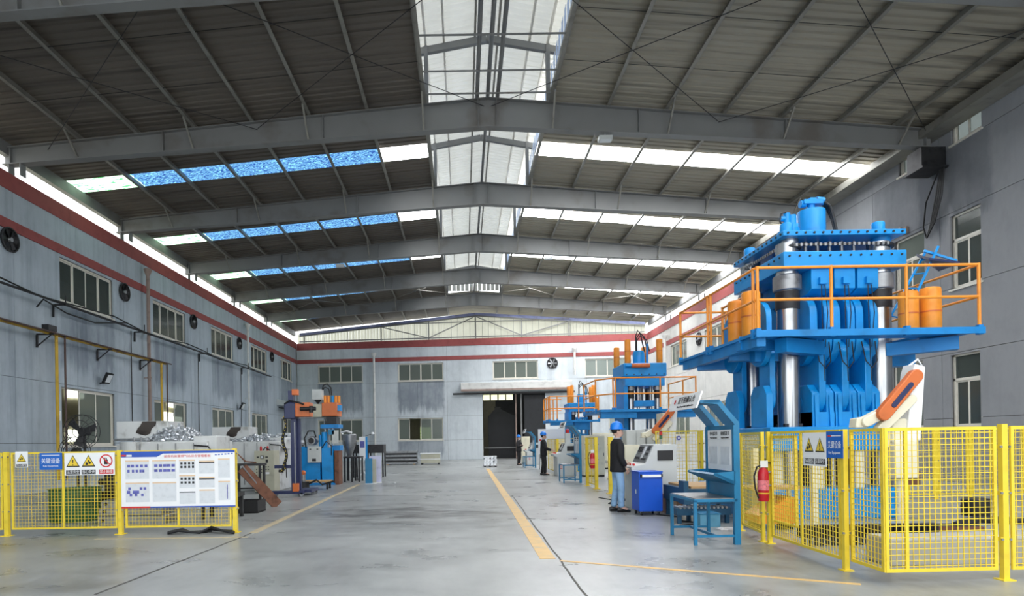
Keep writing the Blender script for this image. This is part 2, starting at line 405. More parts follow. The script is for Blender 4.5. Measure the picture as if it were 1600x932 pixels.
# ---- walls
class Wall:
    def __init__(s, name, o, d, label):
        s.o = Vector((o[0], o[1], 0)); s.d = Vector((d[0], d[1], 0)).normalized()
        s.rz = math.atan2(s.d.y, s.d.x)
        s.n = Vector((s.d.y, -s.d.x, 0))                # into the room (local -y)
        s.root = thing(name, label, None, s.o, s.rz, kind='structure')
    def uz(s, px, py):
        r = ray(px, py); t = s.n.dot(s.o - Vector((0, 0, 0))) / s.n.dot(Vector((r.x, r.y, 0)))
        p = Vector((r.x * t, r.y * t, HC + r.z * t)); return (p - s.o).dot(s.d), p.z
    def pt(s, u, off, z): return s.o + s.d * u + s.n * off + Vector((0, 0, z))
def cells(u0, u1, z0, z1, holes):
    us = sorted({u0, u1} | {min(max(h[k], u0), u1) for h in holes for k in (0, 1)})
    zs = sorted({z0, z1} | {min(max(h[k], z0), z1) for h in holes for k in (2, 3)})
    out = []
    for a, b in zip(us, us[1:]):
        run = None
        for c, d in zip(zs, zs[1:]):
            if b - a < 1e-4 or d - c < 1e-4: continue
            mu, mz = (a + b) / 2, (c + d) / 2
            if any(h[0] < mu < h[1] and h[2] < mz < h[3] for h in holes): run = None; continue
            if run and abs(run[3] - c) < 1e-6: run[3] = d
            else: run = [a, b, c, d]; out.append(run)
    return out
def build_wall(w, us, zs, holes, mat, gap=.014):
    core = MB()
    for c in cells(us[0], us[-1], zs[0], zs[-1], holes): core.box(c[0], c[1], .05, .24, c[2], c[3])
    core.build('wall_core', JOINT, w.root, smooth=False)
    for i in range(len(us) - 1):
        for j in range(len(zs) - 1):
            b = MB()
            for c in cells(us[i] + gap / 2, us[i + 1] - gap / 2, zs[j] + gap / 2, zs[j + 1] - gap / 2, holes): b.box(c[0], c[1], 0, .055, c[2], c[3])
            if b.v: b.build('wall_panel', mat, w.root, smooth=False)

WN = [0]
def window(w, u0, u1, z0, z1, n=4, transom=0.0, open_pane=None, label='', glass=None, fw=.055):
    WN[0] += 1
    r = thing('window_%d' % WN[0], label, None, w.o, w.rz, kind='structure')
    y0, y1 = .08, .15; f = MB()
    f.box(u0, u1, y0, y1, z0, z0 + fw).box(u0, u1, y0, y1, z1 - fw, z1).box(u0, u0 + fw, y0, y1, z0, z1).box(u1 - fw, u1, y0, y1, z0, z1)
    zt = z1 - transom if transom else z1
    if transom: f.box(u0, u1, y0, y1, zt - fw, zt + .02)
    f.build('window_frame', FRAMEW, r, smooth=False)
    bx('window_sill', FRAMEW, r, u0 - .05, u1 + .05, -.04, .2, z0 - .05, z0)
    if transom: bx('pane', glass or GLASS, r, u0 + fw, u1 - fw, .11, .12, zt + .02, z1 - fw)
    a, b = u0 + fw, u1 - fw; wd = (b - a) / n
    for i in range(n):
        if open_pane is not None and i in open_pane: continue
        p0, p1 = a + i * wd, a + (i + 1) * wd; yy = .105 if i % 2 else .135
        s = MB(); s.box(p0, p1, yy - .015, yy + .015, z0 + fw, z0 + fw + .05).box(p0, p1, yy - .015, yy + .015, zt - fw - .05, zt - fw)
        s.box(p0, p0 + .045, yy - .016, yy + .016, z0 + fw, zt - fw).box(p1 - .045, p1, yy - .016, yy + .016, z0 + fw, zt - fw)
        so = s.build('sash', FRAMEW, r, smooth=False)
        bx('pane', glass or GLASS, so, p0 + .045, p1 - .045, yy - .005, yy + .005, z0 + fw + .05, zt - fw - .05)
    return r

# left wall
WLEFT = Wall('wall_left', (XL, Y0), (0, 1), 'grey-blue panelled wall on the left with stains below its windows')
lw = []
for k in range(-3, 5):
    a = 20.62 + 6.2 * k
    lw.append((a - Y0, a + 3.15 - Y0))
lw[-1] = (45.6 - Y0, 48.5 - Y0)
holesL = [(a, b, 6.45, 7.95) for a, b in lw] + [(a, b, 1.5, 3.52) for a, b in lw]
WALLL = wall_mat('wall_paint_left', (178, 189, 197), [(a, b, 3.9, 6.45, .5) for a, b in lw[3:]] + [(a, b, .1, 1.5, .5) for a, b in lw[3:5]])
usl = [0] + [YFR[i] - Y0 for i in range(len(YFR))] + [55.9]
build_wall(WLEFT, sorted(usl + [u + 3 for u in usl[:-1]]), [0, 1.6, 3.62, 6.4, 8.05, ZTOP], holesL, WALLL)
ords = ['first', 'second', 'third', 'fourth', 'fifth']
for i, (a, b) in enumerate(lw[3:]):
    n_ = 'upper sliding window of the left wall, %s counted from the left edge' % ords[i]
    window(WLEFT, a, b, 6.45, 7.95, 4, label='white framed ' + n_, glass=GLASSB)
    window(WLEFT, a, b, 1.5, 3.52, 3, open_pane=((0,) if i == 0 else (1,) if i == 1 else None),
           label='white framed lower window of the left wall, %s counted from the left edge' % ords[i])
for (a, b) in lw[:3]:
    for z0, z1 in ((6.45, 7.95), (1.5, 3.52)):
        WLEFT.root; bx('blind_panel', DOORD, WLEFT.root, a, b, .1, .2, z0, z1)

# back wall
BO, BE = Vector((XL, 50.0, 0)), Vector((XR, 47.7, 0))
WBACK = Wall('wall_back', BO, BE - BO, 'pale grey panelled end wall with a dark gateway and grimy streaks'); BLEN = (BE - BO).length
def buz(px0, px1, py0, py1):
    u0 = WBACK.uz(px0, py1)[0]; u1 = WBACK.uz(px1, py1)[0]; zt = WBACK.uz((px0 + px1) / 2, py0)[1]; zb = WBACK.uz((px0 + px1) / 2, py1)[1]
    return u0, u1, zb, zt
bw_up = [buz(497, 567, 571, 598), buz(622, 693, 568, 596), buz(770, 841, 564, 592), buz(914, 985, 560, 588)]
bw_lo = [buz(497, 567, 653, 687), buz(622, 693, 650, 687)]
ZU = (6.42, 7.86); ZLo = (1.62, 3.42)
bw_up = [(a[0], a[1]) + ZU for a in bw_up]; bw_lo = [(a[0], a[1]) + ZLo for a in bw_lo]
du0 = WBACK.uz(755, 690)[0]; du1 = WBACK.uz(853, 690)[0]; DZ = WBACK.uz(800, 615)[1]
bw_lo2 = [(WBACK.uz(951, 660)[0], WBACK.uz(985, 660)[0]) + ZLo]
holesB = bw_up + bw_lo + bw_lo2 + [(du0, du1, -.1, DZ)]
WALLB = wall_mat('wall_paint_back', (203, 210, 214), [(a[0], a[1], 3.7, 6.4, .75) for a in bw_up[:2]] + [(a[0], a[1], .05, 1.55, .6) for a in bw_lo[1:]] + [(0, 1.6, 2.0, 4.5, .3)], .3)
build_wall(WBACK, [0, 4.7, 10.0, 12.4, 18.9, 23.5, BLEN], [0, 1.6, 3.55, 6.3, 8.05, ZTOP], holesB, WALLB)
bl = ['above the blue moulding machine', 'between the white downpipe and the gateway', 'directly above the gateway', 'behind the orange press cylinders']
for i, h in enumerate(bw_up): window(WBACK, *h, 4, label='upper four-pane window of the end wall, ' + bl[i])
window(WBACK, *bw_lo[0], 4, label='lower window of the end wall behind the blue moulding machine')
window(WBACK, *bw_lo[1], 4, open_pane=(1,), label='lower window of the end wall with one sash slid open')
window(WBACK, *bw_lo2[0], 2, label='lower window of the end wall behind the far press')

# right wall: tall near part, lower far part with red bands
YS = 30.9
WRF = Wall('wall_right', (XR, 47.75), (0, -1), 'far part of the right wall, whitened as if lit, with red bands')
WRN = Wall('wall_right', (XR, YS), (0, -1), 'grey near part of the right wall rising to the roof')
def ruz(w, px0, px1, py0, py1):
    u0 = w.uz(px0, py1)[0]; u1 = w.uz(px1, py1)[0]
    return u0, u1, w.uz(px1, py1)[1], w.uz(px1, py0)[1]
rn = []
for q in ((1486, 1534, 320, 445), (1398, 1445, 363, 437), (1487, 1533, 551, 664), (1396, 1443, 568, 655)):
    h = ruz(WRN, *q); rn.append(h)
rn = [(rn[0][0], rn[0][1], 5.72, 7.9), (rn[1][0], rn[1][1], 5.72, 7.9), (rn[2][0], rn[2][1], 1.62, 3.78), (rn[3][0], rn[3][1], 1.62, 3.78)]
hi = [(ruz(WRN, 1486, 1534, 150, 230)[0], ruz(WRN, 1486, 1534, 150, 230)[1], 9.98, 10.75), (ruz(WRN, 1404, 1450, 240, 285)[0], ruz(WRN, 1404, 1450, 240, 285)[1], 9.98, 10.6)]
more = [(WRN.uz(1119, 660)[0] if False else 0, 0, 0, 0)]
rl = []
WALLR = wall_mat('wall_paint_right_near', (142, 144, 147), [(hi[0][0] - 1.3, hi[0][1] + .3, 7.4, 9.95, .5), (hi[1][0] - 1.2, hi[1][1] + .5, 7.2, 9.95, .5)], .15)
usr = [0] + [YS - y for y in (27.5, 24.5, 21.5, 18.5, 15.5, 12.5, 6.5, .5, -6)]
build_wall(WRN, usr, [0, 1.9, 3.84, 5.76, 8.0, 9.95, 10.95], rn + hi + rl, WALLR)
window(WRN, *rn[0], 2, .72, label='tall upper window in the grey right wall behind the blue ladder', glass=GLASSB)
window(WRN, *rn[1], 2, .72, label='tall upper window in the right wall beside the big press')
window(WRN, *rn[2], 2, .72, label='tall lower window in the grey right wall above the yellow fence', glass=GLASSB)
window(WRN, *rn[3], 2, .72, label='tall lower window in the right wall behind the white robot')
window(WRN, *hi[0], 2, label='small high window under the eave beside the near frame')
window(WRN, *hi[1], 2, label='small high window half behind the frame bracket')
rf_up = [(47.75 - 42.6, 47.75 - 39.5, 6.45, 7.9), (47.75 - 36.6, 47.75 - 33.4, 6.45, 7.9)]
rf_lo = [(47.75 - 42.4, 47.75 - 39.2, 1.62, 3.5), (47.75 - 36.4, 47.75 - 33.2, 1.62, 3.5)]
WALLF = wall_mat('wall_paint_right_far_lit', (206, 205, 200), [], .15)  # lighter than the near part: brighter light there is put into the colour
build_wall(WRF, [47.75 - y for y in (47.75, 42.5, 36.5, YS)], [0, 1.9, 3.84, 5.76, 8.05, ZTOP], rf_up + rf_lo, WALLF)
for i, h in enumerate(rf_up): window(WRF, *h, 4, label='upper window of the far right wall, %s the end wall' % ('nearer to' if i == 0 else 'farther from'))
for i, h in enumerate(rf_lo): window(WRF, *h, 3, label='lower window of the far right wall, %s the end wall' % ('nearer to' if i == 0 else 'farther from'))

# red bands and copings
def band(w, u0, u1, z0, z1, name, lab):
    o = MB().box(u0, u1, -.035, 0, z0, z1).build(name, BAND, None, smooth=False)
    o.location = w.o; o.rotation_euler = (0, 0, w.rz); return props(o, lab, kind='structure')
band(WLEFT, 0, 55.9, 9.25, ZTOP + .05, 'trim_1', 'broad red band along the top of the left wall')
band(WLEFT, 0, 55.9, 8.05, 8.36, 'trim_2', 'narrow red band above the windows of the left wall')
band(WBACK, .04, BLEN, 9.17, 9.72, 'trim_3', 'broad red band along the top of the end wall')
band(WBACK, .04, BLEN, 8.05, 8.36, 'trim_4', 'narrow red band above the windows of the end wall')
band(WRF, .04, 47.75 - YS, 9.2, ZTOP + .05, 'trim_5', 'broad red band along the top of the far right wall')
band(WRF, .04, 47.75 - YS, 8.05, 8.36, 'trim_6', 'narrow red band above the windows of the far right wall')
# adjoining rooms behind the windows
adj = thing('wall_outer', 'beige rooms seen through the windows', None, (0, 0, 0), kind='structure')
ADJ = M('adjoining_room_beige', (196, 190, 168), 0.8, var=0.05)
bx('outer_left_wall', ADJ, adj, -19.2, -19, -6, 56, 0, 9.5)
bx('outer_left_ceiling', ADJ, adj, -19, XL - .25, -6, 56, 4.4, 4.5); bx('outer_left_roof', ADJ, adj, -19, XL - .25, -6, 56, 9.4, 9.5)
bx('outer_right_wall', ADJ, adj, 19, 19.2, -6, 56, 0, 9.5); bx('outer_right_roof', ADJ, adj, XR + .25, 19, -6, 56, 9.4, 9.5)
bx('outer_back_wall', ADJ, adj, -19, 3.0, 55.8, 56, 0, 9.5); bx('outer_back_roof', ADJ, adj, -19, 19, 50.3, 56, 9.4, 9.5)
bx('outer_end', ADJ, adj, -19, XL - .25, -6.2, -6, 0, 9.5); bx('outer_end', ADJ, adj, XR + .25, 19, -6.2, -6, 0, 9.5)
bx('outer_dark_wall', DOORD, adj, 1.2, 10, 57, 57.2, 0, 9.5)
bx('outer_dark_wall', DOORD, adj, 8.8, 9, 50, 57, 0, 9.5); bx('outer_dark_wall', DOORD, adj, 0.2, .4, 50.3, 57, 0, 9.5)
def outpane(px0, px1, py0, py1, X=-18.95, mat=DAYPANE):
    d = ray((px0 + px1) / 2, (py0 + py1) / 2); Ya = X / ray(px0, py1).x; Yb = X / ray(px1, py1).x; t = X / d.x
    z0 = HC + ray((px0 + px1) / 2, py1).z * t; z1 = HC + ray((px0 + px1) / 2, py0).z * t
    bx('daylit_window', mat, adj, X, X + .05, Ya, Yb, z0, z1)
outpane(104, 117, 610, 622); outpane(119, 130, 611, 623); outpane(105, 116, 672, 691); outpane(118, 129, 672, 691)
outpane(262, 274, 630, 637); outpane(256, 270, 645, 690)
for yy in (34, 39, 44): bx('daylit_window', DAYPANE, adj, -18.95, -18.9, yy, yy + 2, 2.0, 3.4)  # invented windows, added to light the room behind the left wall
h = bw_lo[1]; p = WBACK.pt(h[0] + 1.75, -1.2, 0)
bx('daylit_window', LEAFPANE, adj, p.x - .1, p.x + .8, p.y, p.y + .05, 1.7, 2.7)

# ---------------------------------------------------------------- roof
ceil = thing('ceiling', 'steel framed pitched roof with corrugated sheets, skylight strips and a ridge monitor', None, (0, 0, 0), kind='structure')
def rafter(Y, sgn):
    X1 = XL - .2 if sgn < 0 else (XR - .25)
    xs = [XRIDGE + (X1 - XRIDGE) * t for t in (0, .5, 1)]
    w = MB(); poly = [(x, rbot(x) + .02) for x in xs] + [(x, rtop(x) - .02) for x in xs[::-1]]
    w.prism(poly, Y - .012, Y + .012)
    ww = w.build('rafter_web', STRUCT, ceil, smooth=False)
    f = MB()
    for (fa, t) in ((rbot, 0), (rtop, -.025)):
        pl = [(xs[0], fa(xs[0]) + t), (xs[2], fa(xs[2]) + t), (xs[2], fa(xs[2]) + t + .025), (xs[0], fa(xs[0]) + t + .025)]
        f.prism(pl, Y - .14, Y + .14)
    f.build('rafter_flange', STRUCT, ww, smooth=False)
    for t in (.02, .34, .67, .985):
        x = XRIDGE + (X1 - XRIDGE) * t
        bx('stiffener', STRUCT, ww, x - .012, x + .012, Y - .13, Y + .13, rbot(x), rtop(x))
PUR = [1.95 + 1.745 * k for k in range(7)]
for Y in YFR:
    for sgn in (-1, 1):
        rafter(Y, sgn)
        if Y < 12: continue
        for k in (0, 2, 4, 6):
            x = XRIDGE + sgn * PUR[k]
            MB().bar((x, Y - .75, rtop(x) + .02), (x, Y - .1, rbot(x) + .02), .05, .05).build('fly_brace', PURL, ceil, smooth=False)
    for sgn, X in ((-1, XL), (1, XR)):
        if sgn > 0 and Y < YS: continue
        for dx in (-.02, .33):
            x = X - sgn * dx
            bx('eave_stub', STRUCT, ceil, x - .015, x + .015, Y - .12, Y + .12, ZTOP, rbot(x) + .02)
for i in range(len(YFR)):
    ya = YFR[i]; yb = YFR[i + 1] if i + 1 < len(YFR) else 49.6
    for sgn in (-1, 1):
        for k, p in enumerate(PUR):
            x = XRIDGE + sgn * p; z = rtop(x); h = .21
            yb2 = min(yb, 50 - (x - XL) * .0816 - .1)
            b = MB().box(x - .004, x + .004, ya + .01, yb2 - .01, z, z + h)
            b.box(x - .1 if sgn > 0 else x, x if sgn > 0 else x + .1, ya + .01, yb2 - .01, z, z + .012)
            b.box(x if sgn > 0 else x - .06, x + .06 if sgn > 0 else x, ya + .01, yb2 - .01, z + h - .012, z + h)
            b.build('purlin', PURL, ceil, smooth=False)
# eave gutters and beams
for (x0, x1, ya, yb) in ((XL - .25, XL - .05, Y0, 50), (XR + .02, XR + .2, YS, 47.7)):
    bx('eave_gutter', STRUCT, ceil, x0, x1, ya, yb, 10.34, 10.72)
bx('eave_gutter', PURL, ceil, XR - .62, XR - .02, Y0, YS, 10.42, 10.66)
# sheets: ribs run down the slope
def sheet_mesh(name, a, b, sgn, mat, yw=1.0, z0f=.21, ribs=4):
    vs = []; fs = []; prof = []
    pit = yw / ribs
    for k in range(ribs): prof += [(k * pit, 0), (k * pit + pit * .55, 0), (k * pit + pit * .68, .035), (k * pit + pit * .87, .035)]
    prof.append((yw + .01, 0))
    for xx in (a, b):
        x = XRIDGE + sgn * xx
        for (y, dz) in prof: vs.append((x, y, rtop(x) + z0f + dz))
    n = len(prof)
    fs = [(k, k + 1, n + k + 1, n + k) for k in range(n - 1)]
    me = bpy.data.meshes.new(name); me.from_pydata(vs, [], fs); me.materials.append(mat); return me
def put(me, name, Y, dz=0):
    o = bpy.data.objects.new(name, me); C.objects.link(o); o.parent = ceil; o.location = (0, Y, dz); return o
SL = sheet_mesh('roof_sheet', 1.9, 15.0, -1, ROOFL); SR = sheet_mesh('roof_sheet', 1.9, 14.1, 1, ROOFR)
KL = [sheet_mesh('skylight_sheet', 1.9, 3.7, -1, SKYW), sheet_mesh('skylight_sheet', 3.7, 12.4, -1, SKYB), sheet_mesh('skylight_sheet', 12.4, 15, -1, SKYG)]
KR = [sheet_mesh('skylight_sheet', 1.9, 14.1, 1, SKYW)]
KR2 = [sheet_mesh('skylight_sheet', 1.9, 14.1, 1, SKYW2)]
RS = [sheet_mesh('ridge_sheet', 0, 1.95, -1, ROOFR), sheet_mesh('ridge_sheet', 0, 1.95, 1, ROOFR)]
for k in range(43, 50):
    for me in RS: put(me, 'ridge_sheet', k + .25 - .5 * (k == 43))
for k in range(-6, 50):
    Y = k + .25
    if k in (-3, 3, 9, 21, 27, 33, 39, 45):  # first three unseen, added to light the foreground; last brightens the far end
        for me in KL: put(me, 'skylight_sheet', Y)
        for me in (KR2 if k >= 27 else KR): put(me, 'skylight_sheet', Y)
    else:
        dz = 0
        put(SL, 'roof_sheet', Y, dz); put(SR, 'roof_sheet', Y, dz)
# ridge monitor
MZ, MR = 13.45, 13.78
def mtop(dx): return MR - (MR - MZ) * abs(dx) / 1.85
for Y in YFR:
    b = MB()
    for sgn in (-1, 1):
        b.box(XRIDGE + sgn * 1.85 - .06, XRIDGE + sgn * 1.85 + .06, Y - .1, Y + .1, rtop(XRIDGE + 1.85), MZ)
        b.bar((XRIDGE, Y, MR - .1), (XRIDGE + sgn * 2.3, Y, mtop(2.3) - .1), .14, .2)
    b.build('monitor_frame', STRUCT, ceil, smooth=False)
for sgn in (-1, 1):
    for dx in (.35, 1.3, 1.85):
        x = XRIDGE + sgn * dx
        bx('monitor_purlin', PURL if dx < 1 else FRAMEW, ceil, x - .03, x + .03, Y0, 42.4, mtop(dx) + .01, mtop(dx) + .13)
    x = XRIDGE + sgn * 1.95
    bx('monitor_curb', PURL, ceil, x - .02, x + .02, Y0, 49.5, rtop(x) + .02, rtop(x) + .5)
def mon_sheet():
    vs = []; prof = []
    for k in range(4): prof += [(k * .25, 0), (k * .25 + .14, 0), (k * .25 + .17, .03), (k * .25 + .22, .03)]
    prof.append((1, 0)); n = len(prof)
    for dx in (-2.6, 0, 2.6):
        for (y, dz) in prof: vs.append((XRIDGE + dx, y, mtop(dx) + .14 + dz))
    fs = [(j * n + k, j * n + k + 1, (j + 1) * n + k + 1, (j + 1) * n + k) for j in range(2) for k in range(n - 1)]
    me = bpy.data.meshes.new('monitor_sheet'); me.from_pydata(vs, [], fs); me.materials.append(MONI); return me
MS = mon_sheet()
for k in range(-6, 43): put(MS, 'monitor_sheet', k + .1)
for sgn in (-1, 1):
    for k in range(-1, 7):
        x = XRIDGE + sgn * 2.05
        b = MB()
        for q in range(24): b.bar((x + .03 * sgn * (q % 2), k * 6 + .5 + q * .25, rtop(x) + .35), (x + .03 * sgn * (q % 2), k * 6 + .5 + q * .25, MZ - .25), .01, .24, (0, 1, 0))
        b.build('monitor_side_sheet', MONS, ceil, smooth=False)
b = MB()
for q in range(13): b.box(XRIDGE - 1.8 + q * .3, XRIDGE - 1.55 + q * .3, 42.6, 42.62, 12.0, MZ + .15)
b.build('monitor_end_sheet', MONI, ceil, smooth=False)
for x in (XRIDGE - .32, XRIDGE, XRIDGE + .3): MB().tube((x, 12.5, rtop(x) + .05), (x, 18.5, rtop(x) + .05), .06).build('ridge_tie', STRUCT, ceil)
for a, b_ in zip(YFR[3:], YFR[4:]): MB().tube((XRIDGE, a, rtop(XRIDGE) + .04), (XRIDGE, b_, rtop(XRIDGE) + .04), .05).build('ridge_tie', STRUCT, ceil)
for Y in (13.9, 15.4, 16.9, 18.0): MB().tube((XRIDGE - 1.9, Y, 11.75), (XRIDGE + 1.9, Y, 11.75), .025, 6).build('sag_rod', STRUCT, ceil)
# bracing rods
def rod(x0, y0, x1, y1, d=.16): MB().tube((x0, y0, rtop(x0) - d), (x1, y1, rtop(x1) - d), .010, 6).build('bracing_rod', DARK if y0 < 20 else PURL, ceil)
for (ya, yb) in ((12.5, 18.5), (36.5, 42.5)):
    for sgn in (-1, 1):
        for (p, q) in ((.1, 7.0), (7.0, 13.4)):
            rod(XRIDGE + sgn * p, ya, XRIDGE + sgn * q, yb); rod(XRIDGE + sgn * q, ya, XRIDGE + sgn * p, yb, .2)
for Y in (14.5, 16.5):
    for sgn in (-1, 1): MB().tube((XRIDGE + sgn * 1.9, Y, rtop(XRIDGE + 1.9) + .1), (XRIDGE + sgn * 13.3, Y, rtop(XRIDGE + 13.3) + .1), .008, 5).build('sag_rod', DARK, ceil)
# bracket at the right end of the near frame
b = MB().box(XR - .75, XR - .02, 18.2, 18.8, 9.45, 10.05); b.box(XR - .8, XR - .02, 18.1, 18.9, 9.4, 9.46); b.build('frame_bracket', DARK, ceil, smooth=False)
# gable above the end wall
gab = thing('wall_gable', 'pale corrugated gable above the end wall with a dark truss in front', None, WBACK.o, WBACK.rz, kind='structure')
def gz(u): p = WBACK.o + WBACK.d * u; return rtop(p.x)
for k in range(28):
    b = MB(); u = .1 + k * 1.0
    for q in range(4):
        a, c = u + q * .25, u + q * .25 + .25
        m1, m2 = a + .2, a + .235
        for (s, e, y) in ((a, m1, .1), (m1, m2, .07), (m2, c, .07)):
            b.add([(s, y, ZTOP), (e, y, ZTOP), (e, y, gz(e) - .1), (s, y, gz(s) - .1)], [(0, 1, 2, 3)])
        b.add([(m1, .1, ZTOP), (m1, .07, ZTOP), (m1, .07, gz(m1) - .1), (m1, .1, gz(m1) - .1)], [(0, 1, 2, 3)])
    b.build('gable_sheet', GABLE, gab, smooth=False, fixn=False)
RIBD = M('gable_rib_shadow_gap', (120, 122, 116), 0.7)
b = MB()
for k in range(56): b.box(.3 + k * .5, .32 + k * .5, .055, .068, ZTOP, gz(.3 + k * .5) - .12)
b.build('gable_rib', RIBD, gab, smooth=False)
LAV = M('lavender_flashing', (150, 160, 206), 0.5)
us = [.3, WBACK.uz(743, 480)[0], BLEN - .2]
for a, c in zip(us, us[1:]): MB().bar((a, -.05, gz(a) - .16), (c, -.05, gz(c) - .16), .06, .22).build('gable_flashing', LAV, gab, smooth=False)
cols = [WBACK.uz(px, 520)[0] for px in (476, 596, 670, 743, 815, 889)]
for a, c in zip(us, us[1:]): MB().bar((a, -.12, gz(a) - .32), (c, -.12, gz(c) - .32), .07, .09).build('truss_chord', STRUCT, gab, smooth=False)
MB().bar((.3, -.12, ZTOP + .12), (BLEN - .3, -.12, ZTOP + .12), .07, .08).build('truss_chord', STRUCT, gab, smooth=False)
MB().bar((cols[1], -.12, 11.05), (cols[5], -.12, 11.05), .06, .07).build('truss_chord', STRUCT, gab, smooth=False)
for u in cols: MB().bar((u, -.12, ZTOP), (u, -.12, gz(u) - .3), .09, .09).build('truss_post', STRUCT, gab, smooth=False)
for (a, za, c, zc) in ((1, 1, 2, 0), (2, 0, 3, 1), (3, 1, 4, 0), (4, 0, 5, 1)):
    MB().bar((cols[a], -.13, gz(cols[a]) - .35 if za else ZTOP + .12), (cols[c], -.13, gz(cols[c]) - .35 if zc else ZTOP + .12), .07, .07).build('truss_diagonal', STRUCT, gab, smooth=False)

# ---- gateway in the end wall
dr = thing('door_1', 'dark gateway in the end wall with a glazed transom and a sliding leaf', None, WBACK.o, WBACK.rz, kind='structure')
tl = WBACK.uz(802, 620)[0]; tz = WBACK.uz(780, 625)[1]
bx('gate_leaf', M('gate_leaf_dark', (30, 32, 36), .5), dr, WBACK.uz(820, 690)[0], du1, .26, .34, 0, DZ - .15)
for k in range(4):
    w_ = (tl - du0) / 4
    f = MB(); a, c = du0 + k * w_, du0 + (k + 1) * w_
    f.box(a, c, .3, .36, tz - .04, tz).box(a, c, .3, .36, DZ - .06, DZ).box(a, a + .05, .3, .36, tz, DZ).box(c - .05, c, .3, .36, tz, DZ)
    fo = f.build('transom_frame', DARK, dr, smooth=False)
    bx('pane', M('transom_pane', (226, 226, 176), .4, emit=.6), fo, a + .05, c - .05, .32, .34, tz, DZ - .06)
bx('gate_post', PVCB, dr, WBACK.uz(806, 690)[0], WBACK.uz(808, 690)[0], .3, .4, 0, DZ)
bx('gate_post', STRUCT, dr, WBACK.uz(814, 690)[0], WBACK.uz(816.5, 690)[0], .3, .4, 0, DZ)
bx('gate_rail', STRUCT, dr, du0, WBACK.uz(806, 690)[0], 1.6, 1.66, .85, .95)
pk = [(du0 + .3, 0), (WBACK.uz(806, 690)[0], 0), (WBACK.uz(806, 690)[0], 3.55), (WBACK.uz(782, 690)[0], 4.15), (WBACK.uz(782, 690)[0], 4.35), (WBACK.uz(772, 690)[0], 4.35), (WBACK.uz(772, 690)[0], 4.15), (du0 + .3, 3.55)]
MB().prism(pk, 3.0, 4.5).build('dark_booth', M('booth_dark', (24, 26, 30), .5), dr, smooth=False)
cn = thing('canopy', 'long pale canopy box on brackets above the dark gateway', 'canopy', WBACK.o, WBACK.rz)
c0, c1 = WBACK.uz(721, 605)[0], WBACK.uz(893, 600)[0]
z0c, z1c = WBACK.uz(800, 609)[1], WBACK.uz(800, 598)[1]
MB().box(c0, c1, -.55, -.0, z0c, z1c).build('canopy_box', PVC, cn, bev=.02)
bx('canopy_lip', PVCB, cn, c0, c1, -.6, -.55, z0c - .12, z0c + .04)
bx('door_track', DARK, cn, WBACK.uz(708, 605)[0], c1 + .2, -.32, -.2, z0c - .36, z0c - .22)
# ================================================================ right side: press cells
def rail_run(parent, pts, z, h=1.05, posts=None, r=.024, mat=ORANGE, mid=True, name='railing', socket=BLUED):
    """a handrail along pts (x, y), standing at height z; its posts are parts"""
    for hh in ((h, h * .5) if mid else (h,)):
        b = MB()
        for p, q in zip(pts, pts[1:]): b.tube((p[0], p[1], z + hh), (q[0], q[1], z + hh), r, 8)
        b.build('handrail', mat, parent, True)
    for (x, y) in (posts or pts):
        o = MB().tube((x, y, z), (x, y, z + h + r), r * 1.1, 8).build('railing_post', mat, parent, True)
        MB().cbox((x, y, z - .02), (.075, .075, .16)).build('post_socket', socket, o, True, smooth=False)

def capsule(cy, z0, z1, r, n=10):
    """outline in the yz plane, round at both ends"""
    pts = [(cy + r * math.cos(PI * k / n), z1 - r + r * math.sin(PI * k / n)) for k in range(n + 1)]
    pts += [(cy - r * math.cos(PI * k / n), z0 + r - r * math.sin(PI * k / n)) for k in range(n + 1)]
    return pts

# ---- the big blue press
pr = thing('hydraulic_press', 'tall bright blue hydraulic press with chrome columns and a railed platform behind the yellow fence', 'press', (6.7, 11.7, 0))
W = dict(parent=pr, world=True)
bx('bed', BLUE, x0=5.0, x1=7.5, y0=10.5, y1=13.0, z0=0, z1=.52, bev=.02, **W)
b = MB()
for x in (5.2, 5.6, 6.0, 6.4, 6.8, 7.2): b.tube((x, 10.47, .4), (x, 10.5, .4), .035, 8)
for zz in (.12, .3, .45): b.tube((7.5, 10.8, zz), (7.56, 10.8, zz), .05, 8).tube((7.5, 11.3, zz), (7.56, 11.3, zz), .05, 8)
b.build('bed_bolt', BLUE, pr, True)
bx('bolster', BLUE, x0=5.35, x1=7.75, y0=10.6, y1=12.95, z0=1.18, z1=1.6, bev=.015, **W)
for (x, y) in ((5.6, 10.9), (6.25, 10.75), (6.95, 10.75), (7.5, 10.95), (5.6, 12.6), (7.4, 12.6)):
    MB().cbox((x, y, .85), (.16, .16, .68)).build('bolster_post', CREAM, pr, True, smooth=False)
for (x, y) in ((6.05, 11.0), (6.6, 10.9), (7.15, 11.0)): MB().tube((x, y, .5), (x, y, 1.2), .06, 12).build('guide_rod', CHROME, pr, True)
bx('die_block', DARK, x0=5.9, x1=7.2, y0=11.3, y1=12.3, z0=.52, z1=1.0, **W)
COLX, COLY = (5.90, 7.56), (11.0, 12.4)
for x in COLX:
    for y in COLY:
        c = MB().tube((x, y, .5), (x, y, 4.9), .185, 22).build('column', CHROME, pr, True)
        MB().tube((x, y, 3.72), (x, y, 4.04), .2, 18).build('column_thread', DARK, c, True)
        MB().lathe([(.21, 0), (.235, .02), (.235, .27), (.21, .29)], (x, y, 4.05), 12).build('column_nut', STEEL, c, True)
        MB().lathe([(.15, 0), (.15, .06), (.11, .07), (.11, .2), (.095, .22)], (x, y, 5.06), 14).build('column_cap', BLUE, c, True)
        bx('retaining_collar', DARK, c, x - .16, x + .16, y - .16, y + .16, 1.6, 1.66, True)
